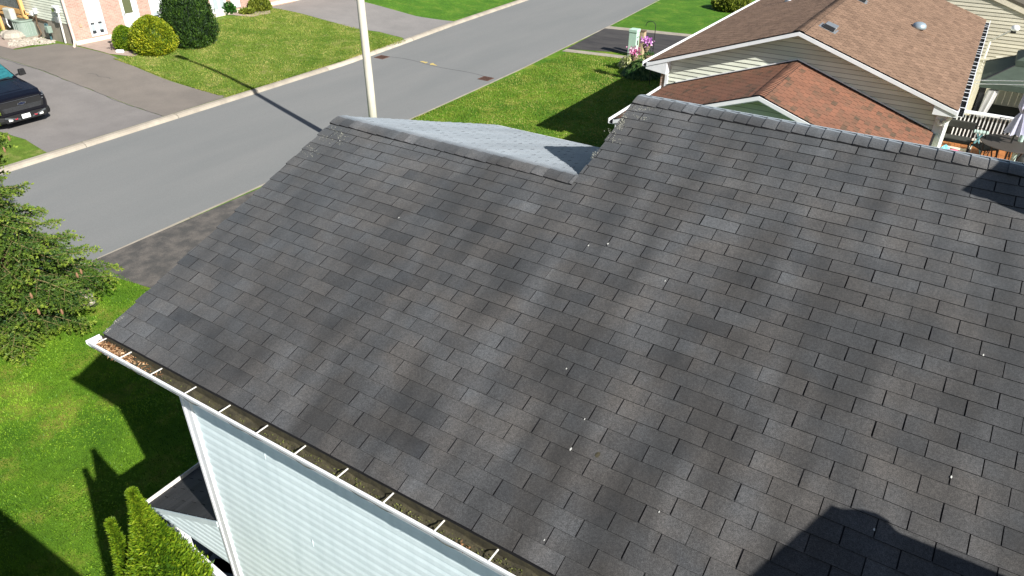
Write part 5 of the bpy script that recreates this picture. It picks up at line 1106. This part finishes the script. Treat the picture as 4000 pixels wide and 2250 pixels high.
# ============================================================ STREET FURNITURE ON THE RIGHT LAWN
a = at(2470, 218, 0); t = thing('utility_pedestal', 'pale green utility pedestal beside the black driveway', 'utility box', a)
mb = MB(); mb.bb(a.x-.16, a.x+.16, a.y-.16, a.y+.16, 0, .98); build('cabinet', mb, M['utility_green'], t, bevel=.01)
mb = MB(); mb.bb(a.x-.18, a.x+.18, a.y-.18, a.y+.18, .94, 1.06); build('lid', mb, M['utility_green'], t, bevel=.02)
mb = MB(); mb.bb(a.x+.162, a.x+.18, a.y-.03, a.y+.03, .45, .62); build('latch', mb, M['metal_dark'], t)
a = at(2503, 214, 0); t = thing('wooden_post', 'short tan post next to the pale green utility pedestal', 'post', a)
mb = MB(); mb.bb(a.x-.12, a.x+.10, a.y-.10, a.y+.12, 0, .92); build('post', mb, M['tan'], t, bevel=.02)
mb = MB(); mb.bb(a.x-.13, a.x+.11, a.y-.11, a.y+.13, .92, .96); build('cap', mb, M['bark'], t)
hb = at(2536, 330, 0)
t = thing('shepherd_hook', 'tall black double shepherd hook standing in the shaded lawn', 'plant hook', hb)
mb = MB(); mb.tube([hb, hb+Vector((0,0,2.0))], .014, 6); mb.tube([hb+Vector((0,0,2.0))]+[hb+Vector((-.18+.18*math.cos(a_)*1, .0, 2.0+.16*math.sin(a_))) for a_ in np.linspace(.1, 3.3, 8)], .011, 6); mb.tube([hb+Vector((0,0,1.25)), hb+Vector((-.12,0,1.34)), hb+Vector((-.22,0,1.25))], .011, 6); build('hook', mb, M['metal_dark'], t)
h2 = at(2489, 285, 0)
t = thing('shepherd_hook', 'short thin black hook rising from the leafy clump', 'plant hook', h2)
mb = MB(); mb.tube([h2, h2+Vector((0,0,1.25)), h2+Vector((-.08,0,1.32)), h2+Vector((-.15,0,1.26))], .010, 6); build('hook', mb, M['metal_dark'], t)
def basket(px, py, ref, label, pm, n):
    d = ray(px, py); nrm = Vector((FWD.x, FWD.y, 0)).normalized(); k = (ref-CAM).dot(nrm)/d.dot(nrm); c = CAM+d*k
    t = thing('hanging_basket', label, 'basket', c, 'cone baskets on the shepherd hooks')
    mb = MB(); mb.lathe(c-Vector((0,0,.26)), [(.03, 0), (.08, .09), (.12, .18), (.145, .26)], 12); build('cone_basket', mb, M['bark'], t)
    mb = MB()
    for z, r in ((-.20, .068), (-.14, .095), (-.08, .12), (-.02, .142)): mb.lathe(c+Vector((0,0,z)), [(r+.004, 0), (r+.008, .018)], 12)
    build('wicker_band', mb, M['tan'], t)
    mb = MB(); 
    for a_ in (0, 2.1, 4.2): mb.bar(c+Vector((.13*math.cos(a_), .13*math.sin(a_), 0)), c+Vector((0,0,.34)), .006)
    build('hanger_wire', mb, M['metal_dark'], t)
    P_ = np.array(c)+rng.normal(size=(140,3))*[.085,.085,.05]+[0,0,.06]; V = leaves(P_, rng.normal(size=P_.shape), np.full(140,.06), np.full(140,.03)); npmesh('foliage', V, 4, rng.random(140), M['shrub'], t)
    if pm:
        P_ = np.array(c)+rng.normal(size=(n,3))*[.10,.10,.06]+[0,0,.12]; V = leaves(P_, rng.normal(size=P_.shape)+[0,0,.6], np.full(n,.075), np.full(n,.07)); npmesh('flowers', V, 4, rng.random(n), pm, t)
basket(2526, 176, hb, 'hanging cone basket of violet pink flowers on the tall hook', M['petal2'], 170)
basket(2531, 216, hb, 'hanging cone basket with only green leaves on the tall hook', None, 0)
basket(2478, 214, h2, 'hanging cone basket of bright pink flowers on the short hook', M['petal'], 150)

# ============================================================ PLANTS
def core(c, prof, n=18, lump=.06, seed=1):
    r_ = random.Random(seed); mb = MB(); ph = [r_.random()*6 for _ in range(4)]; rows = []
    for r, z in prof: rows.append([(c[0]+r*(1+lump*math.sin(3*a+ph[0]+z*3)+lump*.6*math.sin(5*a+ph[1]-z*4))*math.cos(a), c[1]+r*(1+lump*math.sin(3*a+ph[0]+z*3)+lump*.6*math.sin(5*a+ph[1]-z*4))*math.sin(a), c[2]+z) for a in [6.28318*k/n for k in range(n)]])
    for r0, r1 in zip(rows, rows[1:]):
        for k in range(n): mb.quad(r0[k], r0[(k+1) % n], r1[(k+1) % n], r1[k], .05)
    return mb, ph
def crown(name, c, prof, n, L, W, mt, parent, updir=.5, lump=.06, seed=1, depth=.14, clump=0, jitter=.35, coref=.86, tdark=0):
    """foliage over a turned outline (r,z) with lumps; leaves point outward/up"""
    g = np.random.default_rng(seed); pr = np.array(prof); mb, ph = core(c, [(max(r*coref, .005), z) for r, z in prof], lump=lump, seed=seed)
    zs = pr[:,1]; rs = pr[:,0]; 
    w_ = (rs[:-1]+rs[1:])/2*np.hypot(np.diff(zs), np.diff(rs)); w_ /= w_.sum(); seg = g.choice(len(w_), n, p=w_); u = g.random(n)
    z = zs[seg]+(zs[seg+1]-zs[seg])*u; r = rs[seg]+(rs[seg+1]-rs[seg])*u; a = g.random(n)*6.28318
    if clump:
        nc = clump; ca = g.random(nc)*6.28318; cz = g.uniform(zs.min(), zs.max(), nc)
        k = g.integers(0, nc, n); sel = g.random(n) < .75; a = np.where(sel, ca[k]+g.normal(0, .16, n), a); z = np.where(sel, np.clip(cz[k]+g.normal(0, (zs.max()-zs.min())*.05, n), zs.min(), zs.max()), z); r = np.interp(z, zs, rs) if np.all(np.diff(zs) > 0) else r
        bump = g.uniform(-.10, .12, nc)[k]; r = r*(1+np.where(sel, bump, 0))
    lm = 1+lump*np.sin(3*a+ph[0]+z*3)+lump*.6*np.sin(5*a+ph[1]-z*4)+.04*np.sin(11*a+z*9)
    dd = g.random(n)**1.5*depth; rr_ = r*lm*(1-dd)
    P = np.stack([c[0]+rr_*np.cos(a), c[1]+rr_*np.sin(a), c[2]+z], axis=1)
    D = np.stack([np.cos(a)*(1-updir), np.sin(a)*(1-updir), np.full(n, updir)], axis=1)+g.normal(0, jitter, (n,3))
    V = leaves(P, D, L*g.uniform(.6, 1.3, n), W*g.uniform(.6, 1.3, n))
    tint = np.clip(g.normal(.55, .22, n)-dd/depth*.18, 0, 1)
    return npmesh(name, V, 4, tint, mt, parent, extra=mb)
def trunk(p, h, r, parent, name='trunk'):
    mb = MB(); mb.tube([p, Vector(p)+Vector((.01,0,h*.5)), Vector(p)+Vector((0,.01,h))], [r, r*.8, r*.3], 8); return build(name, mb, M['bark'], parent)
# columnar cedars at the lower left
def cedar(label, x, y, H, R0, n, seed, lobes=()):
    t = thing('cedar_tree', label, 'cedar', (x, y, 0), 'columnar cedars beside the pale blue wall')
    trunk((x, y, 0), H*.8, .05, t)
    prof = [(R0*.8, .05), (R0, .4), (R0*1.0, max(.6, H-2.6)), (R0*.84, H-1.7), (R0*.60, H-1.1), (R0*.36, H-.65), (R0*.16, H-.30), (R0*.06, H-.10), (.006, H+.03)]
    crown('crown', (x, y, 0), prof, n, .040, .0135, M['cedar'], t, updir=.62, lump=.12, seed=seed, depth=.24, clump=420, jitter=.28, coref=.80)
    return t
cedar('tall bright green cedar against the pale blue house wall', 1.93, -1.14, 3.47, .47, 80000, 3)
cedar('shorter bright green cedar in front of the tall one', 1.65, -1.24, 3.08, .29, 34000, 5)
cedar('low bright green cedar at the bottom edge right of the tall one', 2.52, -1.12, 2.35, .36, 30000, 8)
# far shrubs
def shrub(name, label, cat, p, prof, n, L, W, mt, seed, **k):
    t = thing(name, label, cat, p); trunk(p, max(z for r, z in prof)*.6, .06, t, 'stem'); crown('foliage', p, prof, n, L, W, mt, t, seed=seed, **k); return t
def dome(R, H, base=.8, top=1.0): return [(R*base, 0), (R*.97, H*.15), (R, H*.33), (R*.94, H*.52), (R*.80, H*.70), (R*.58, H*.85), (R*.32, H*.95), (.03, H)]
p = atg(610, 204); shrub('golden_shrub', 'large round yellow green shrub beside the driveway across the street', 'shrub', p, dome(.78, 1.30), 15000, .085, .038, M['gold'], 11, updir=.55, clump=380, depth=.16, lump=.03)
p = atg(757, 172); shrub('dark_yew', 'tall dark green yew standing right of the yellow round shrub', 'shrub', p, [(.80, 0), (.92, .3), (.94, .7), (.90, 1.15), (.78, 1.6), (.62, 1.95), (.40, 2.25), (.16, 2.45), (.03, 2.52)], 19000, .12, .034, M['yew'], 12, updir=.7, clump=420, depth=.18, lump=.05)
p = atg(497, 192); shrub('small_cedar', 'small round green shrub tucked left of the yellow one', 'shrub', p, dome(.42, .85), 5000, .07, .03, M['cedar'], 13, updir=.6, lump=.04)
p = atg(876, 52); shrub('leafy_bush', 'low dark green leafy bush by the white front door across the street', 'shrub', p, dome(.48, .62), 1600, .16, .09, M['shrub'], 14, updir=.45, lump=.1)
p = atg(1018, 40); shrub('round_bush', 'small yellowish round bush at the end of the far lawn', 'shrub', p, dome(.48, .62), 2600, .10, .06, M['shrub_light'], 15, updir=.5, lump=.06)
p = atg(968, 52); shrub('low_plant', 'flat light green plant left of the yellowish round bush', 'plant', p, dome(.30, .16), 400, .16, .06, M['shrub_light'], 16, updir=.4, lump=.1)
p = at(2862, 40, 0); shrub('mottled_bush', 'mottled green and cream bush behind the left eave of the brown roof', 'shrub', p, dome(.95, .8), 3500, .14, .07, M['shrub_light'], 17, updir=.5, lump=.1)
p = atg(1545, 8); shrub('roadside_weeds', 'dark green weedy strip at the top edge of the far lawn', 'plant', Vector((p.x-3.0, p.y+.3, p.z)), dome(1.3, .45), 2500, .16, .05, M['shrub'], 18, updir=.7, lump=.12)
# hosta clump, shaded, with pale leaves at its far left
hp = at(2490, 300, 0); hp = hp+Vector((.05, .25, 0))
t = thing('hosta_clump', 'clump of broad dark leaves with pale variegated leaves behind, under the plant hooks', 'plant', hp)
def arching(c, n, R0, H, L, W, seed):
    g = np.random.default_rng(seed); a = g.random(n)*6.28318; r = R0*np.sqrt(g.random(n)); P = np.stack([c[0]+r*np.cos(a), c[1]+r*np.sin(a), c[2]+H*(1-(r/R0)**2*.75)*g.uniform(.7,1,n)], axis=1)
    D = np.stack([np.cos(a), np.sin(a), -.25-.6*r/R0+g.normal(0,.2,n)], axis=1); S = np.stack([-np.sin(a), np.cos(a), g.normal(0,.25,n)], axis=1)
    return leaves(P, D, g.uniform(.7,1.2,n)*L, g.uniform(.7,1.2,n)*W, nrm=np.cross(D, S)), g.random(n)
V, tt_ = arching(hp, 1300, .62, .62, .24, .085, 4); mbc, _ = core(hp, [(.58, 0), (.5, .25), (.3, .42), (.02, .5)], seed=4); npmesh('dark_leaves', V, 4, tt_, M['hosta'], t, extra=mbc)
hp2 = at(2462, 262, .0); V, tt_ = arching(hp2, 520, .42, .52, .17, .06, 6); npmesh('pale_leaves', V, 4, tt_, M['hosta_light'], t)
hp3 = at(2505, 258, .0); V, tt_ = arching(hp3, 320, .35, .50, .17, .06, 7); npmesh('pale_leaves', V, 4, tt_, M['hosta_light'], t)
# ---------------------------------------------------------- spruce at the left edge
SX, SY = -6.5, 1.5
t = thing('spruce_tree', 'spruce tree with drooping branches and hanging cones at the left edge', 'spruce', (SX, SY, 0))
mb = MB(); mb.tube([(SX, SY, 0), (SX+.02, SY, 3), (SX, SY+.03, 6), (SX, SY, 8.3)], [.16, .12, .07, .015], 12); build('trunk', mb, M['bark'], t)
g = np.random.default_rng(21); wood = MB(); NP = []; ND = []; NL = []; NT = []
z = .35
while z < 8.0:
    Lm = float(np.interp(z, [0.3, 0.8, 1.4, 1.8, 2.2, 2.7, 3.2, 3.8, 4.5, 6.5, 8.2], [1.22, 1.42, 1.50, 1.27, .98, .72, .70, .78, .76, .55, .10]))
    nb = 9 if z < 5 else 7; a0 = g.random()*6.28
    for b in range(nb):
        a = a0+6.283*b/nb+g.normal(0, .22); L = Lm*g.uniform(.72, 1.10); zz = z+g.normal(0, .07); d = np.array([math.cos(a), math.sin(a), 0]); sd_ = np.array([-math.sin(a), math.cos(a), 0])
        bend = g.normal(0, .12); dr_ = g.uniform(.10, .22)
        pt = lambda s: np.array([SX, SY, zz])+d*(L*s)+sd_*(bend*L*s*s)+np.array([0,0, .10*L*s-dr_*L*s*s*1.6+.22*L*max(0, s-.72)**1.2])
        wood.tube([pt(s) for s in (0, .25, .5, .75, 1)], [.022*L/1.5+.004, .016*L/1.5+.003, .010, .006, .003], 5, caps=False)
        nt_ = int(L*21)
        for k in range(nt_):
            s = .16+.84*(k+g.random())/nt_; base = pt(s); side = -1 if k % 2 else 1
            tl = (.10+.55*L*(1-s)**.8*.62)*g.uniform(.7, 1.15); td = d*.62+sd_*side*g.uniform(.55, .95)+np.array([0,0,-.12+g.normal(0,.10)]); td /= np.linalg.norm(td)
            if k % 3 == 0: wood.tube([base, base+td*tl], [.005, .002], 4, caps=False)
            m = max(3, int(tl/.030)); ss_ = (np.arange(m)+g.random(m))/m
            pts = base+td*(ss_*tl)[:,None]+np.array([0,0,-1])*(ss_**2*tl*.25)[:,None]
            for rep in range(7):
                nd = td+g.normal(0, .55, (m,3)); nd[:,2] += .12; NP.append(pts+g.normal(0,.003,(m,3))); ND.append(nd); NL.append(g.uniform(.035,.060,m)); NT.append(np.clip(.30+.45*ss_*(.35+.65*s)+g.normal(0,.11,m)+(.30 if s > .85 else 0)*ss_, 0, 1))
        # branch axis needles
        m = int(L/.022); ss_ = .2+.8*(np.arange(m)/m); pts = np.array([pt(s) for s in ss_])
        for rep in range(4): nd = d+g.normal(0,.7,(m,3)); NP.append(pts); ND.append(nd); NL.append(g.uniform(.025,.042,m)); NT.append(np.clip(.35+.4*ss_**3+g.normal(0,.1,m), 0, 1))
    z += .235 if z < 5 else .3
NP = np.concatenate(NP); ND = np.concatenate(ND); NL = np.concatenate(NL); NT = np.concatenate(NT)
build('branches', wood, M['barktwig'], t)
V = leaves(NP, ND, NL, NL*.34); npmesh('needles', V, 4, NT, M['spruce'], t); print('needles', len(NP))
first = None
for px, py, dd_ in [(33,535,13.2),(42,608,12.6),(15,580,12.8),(70,1040,12),(315,1056,11.6),(334,1030,11.6),(240,1213,10.9),(276,1210,10.9),(149,1213,10.7),(262,1052,11.2),(300,1070,11.5),(20,900,11.5),(120,1150,10.8),(290,1216,10.9)][::2]:
    c = CAM+ray(px, py).normalized()*(dd_-.25)
    mb = MB(); mb.lathe(c-Vector((0,0,.06)), [(.006, 0), (.013, .015), (.016, .04), (.012, .065), (.004, .085)], 8); build('cone', mb, M['cone'], t)
# small pagoda lantern on the lawn
p = at(350, 1188, 0); t = thing('garden_lantern', 'small pale pagoda lantern on the lawn beside the spruce', 'lantern', p)
mb = MB(); mb.lathe(p, [(.17, 0), (.17, .012), (.02, .016)], 16); build('base_ring', mb, M['dark'], t)
mb = MB(); mb.lathe(p, [(.10, .016), (.11, .06), (.05, .09), (.05, .16), (.12, .17), (.05, .23)], 8); build('lantern_body', mb, M['stone'], t)
mb = MB(); mb.lathe(p+Vector((0,0,.23)), [(.055, 0), (.06, .07), (.09, .075), (.02, .12)], 8); build('lantern_top', mb, M['tan'], t)
# ---------------------------------------------------------- grass tufts on the lawns along the street
g = np.random.default_rng(9)
def tufts(name, label, xs, ys, n, zf, keepf, L=.05, W=.02, edge=None, tm=.5, mk='blade_dry'):
    x = g.uniform(xs[0], xs[1], n); y = g.uniform(ys[0], ys[1], n)
    if edge is not None: x = np.concatenate([x, edge[0]]); y = np.concatenate([y, edge[1]])
    k = keepf(x, y); x = x[k]; y = y[k]; n = len(x)
    pn = np.sin(x*1.3+1.7*np.sin(y*.9))*np.sin(y*1.6+x*.5)*.6+.3*np.sin(x*4.3+y*3.1)
    P = np.stack([x, y, np.array([zf(v) for v in x])-.004], axis=1); D = g.normal(0, .5, (n,3)); D[:,2] = 1
    V = leaves(P, D, g.uniform(.6, 1.5, n)*L, g.uniform(.6, 1.4, n)*W)
    o = npmesh(name, V, 4, np.clip(tm+.22*pn+g.normal(0,.15,n), 0, 1), M[mk]); tag(o, label, 'grass', kind='stuff')
ne = 5000; ey = g.uniform(12, 25, ne); exx = np.array([lerp_tab(NEAR, v) for v in ey])+.19+np.abs(g.normal(0,.05,ne))-.04
tufts('grass_tufts', 'short lit and shaded grass on the lawn between the kerb and the brown roofed house', (-8.4, -1.5), (12, 25), 42000, lambda v: 0, lambda x, y: (y < 24.2+(x+8.4)*.17) & (x > -8.10), edge=(exx, ey))
ey = g.uniform(12.3, 22.4, ne); exx = np.array([lerp_tab(FAR, v) for v in ey])-np.abs(g.normal(0,.05,ne))+.03; e2 = g.uniform(-23, -15, 3000)
tufts('grass_tufts', 'patchy green and straw coloured grass on the lawn in front of the pink brick house', (-23, -14.8), (12.4, 22.3), 42000, gz, lambda x, y: (y > 12.33+.02*np.sin(x*9)) & ((x > -20.8) | (y > 15.7)) & (y < 22.1+.1*np.sin(x)) , edge=(np.concatenate([exx, e2]), np.concatenate([ey, 12.38+.02*(e2*0)+np.abs(g.normal(0,.04,3000))])), tm=.55)
# ---------------------------------------------------------- grass blades on the near lawn
g = np.random.default_rng(5); n = 95000
x = g.uniform(-8.0, -.2, n); y = g.uniform(-1.6, 4.3, n)
keep = ~((x > -1.12) & (y > -.32)) & ~((y > 3.25) & (x > -8) & (y > 3.54-.02)) & ~((x > -6.2) & (y > 3.50)); x = x[keep]; y = y[keep]; n = len(x)
pn = np.sin(x*1.7+1.3*np.sin(y*1.1))*np.sin(y*2.1+x*.6)*.5+.25*np.sin(x*5.3+y*4.1)+.25*np.sin(x*3.1-y*6.3)
P = np.stack([x, y, np.full(n, -.003)], axis=1); D = g.normal(0, .42, (n,3)); D[:,2] = 1
V = leaves(P, D, g.uniform(.022, .052, n)*(1+.4*pn), g.uniform(.006, .013, n)); o = npmesh('grass_blades', V, 4, np.clip(.50+.28*pn+g.normal(0,.16,n), 0, 1), M['blade']); tag(o, 'short green grass blades on the lawn beside the grey roofed house', 'grass', kind='stuff')
n = 9000; x = g.uniform(-6.5, -.4, n); y = g.uniform(-1.6, 2.4, n); pn2 = np.sin(x*2.3+y)*np.sin(y*2.9-x*.8); keep = (pn2 > .05) & ~((x > -1.12) & (y > -.32)); x = x[keep]; y = y[keep]; n = len(x)
P = np.stack([x, y, g.uniform(.03, .055, n)], axis=1); a = g.random(n)*6.28; D = np.stack([np.cos(a), np.sin(a), g.normal(0,.2,n)], axis=1); nr_ = np.tile([0,0,1.0], (n,1))+g.normal(0,.25,(n,3))
V = leaves(P, D, g.uniform(.018, .034, n), g.uniform(.016, .028, n), nrm=nr_); o = npmesh('clover', V, 4, np.clip(g.normal(.72,.15,n), 0, 1), M['blade']); tag(o, 'bright clover leaves mixed into the lawn beside the grey roofed house', 'clover', kind='stuff')
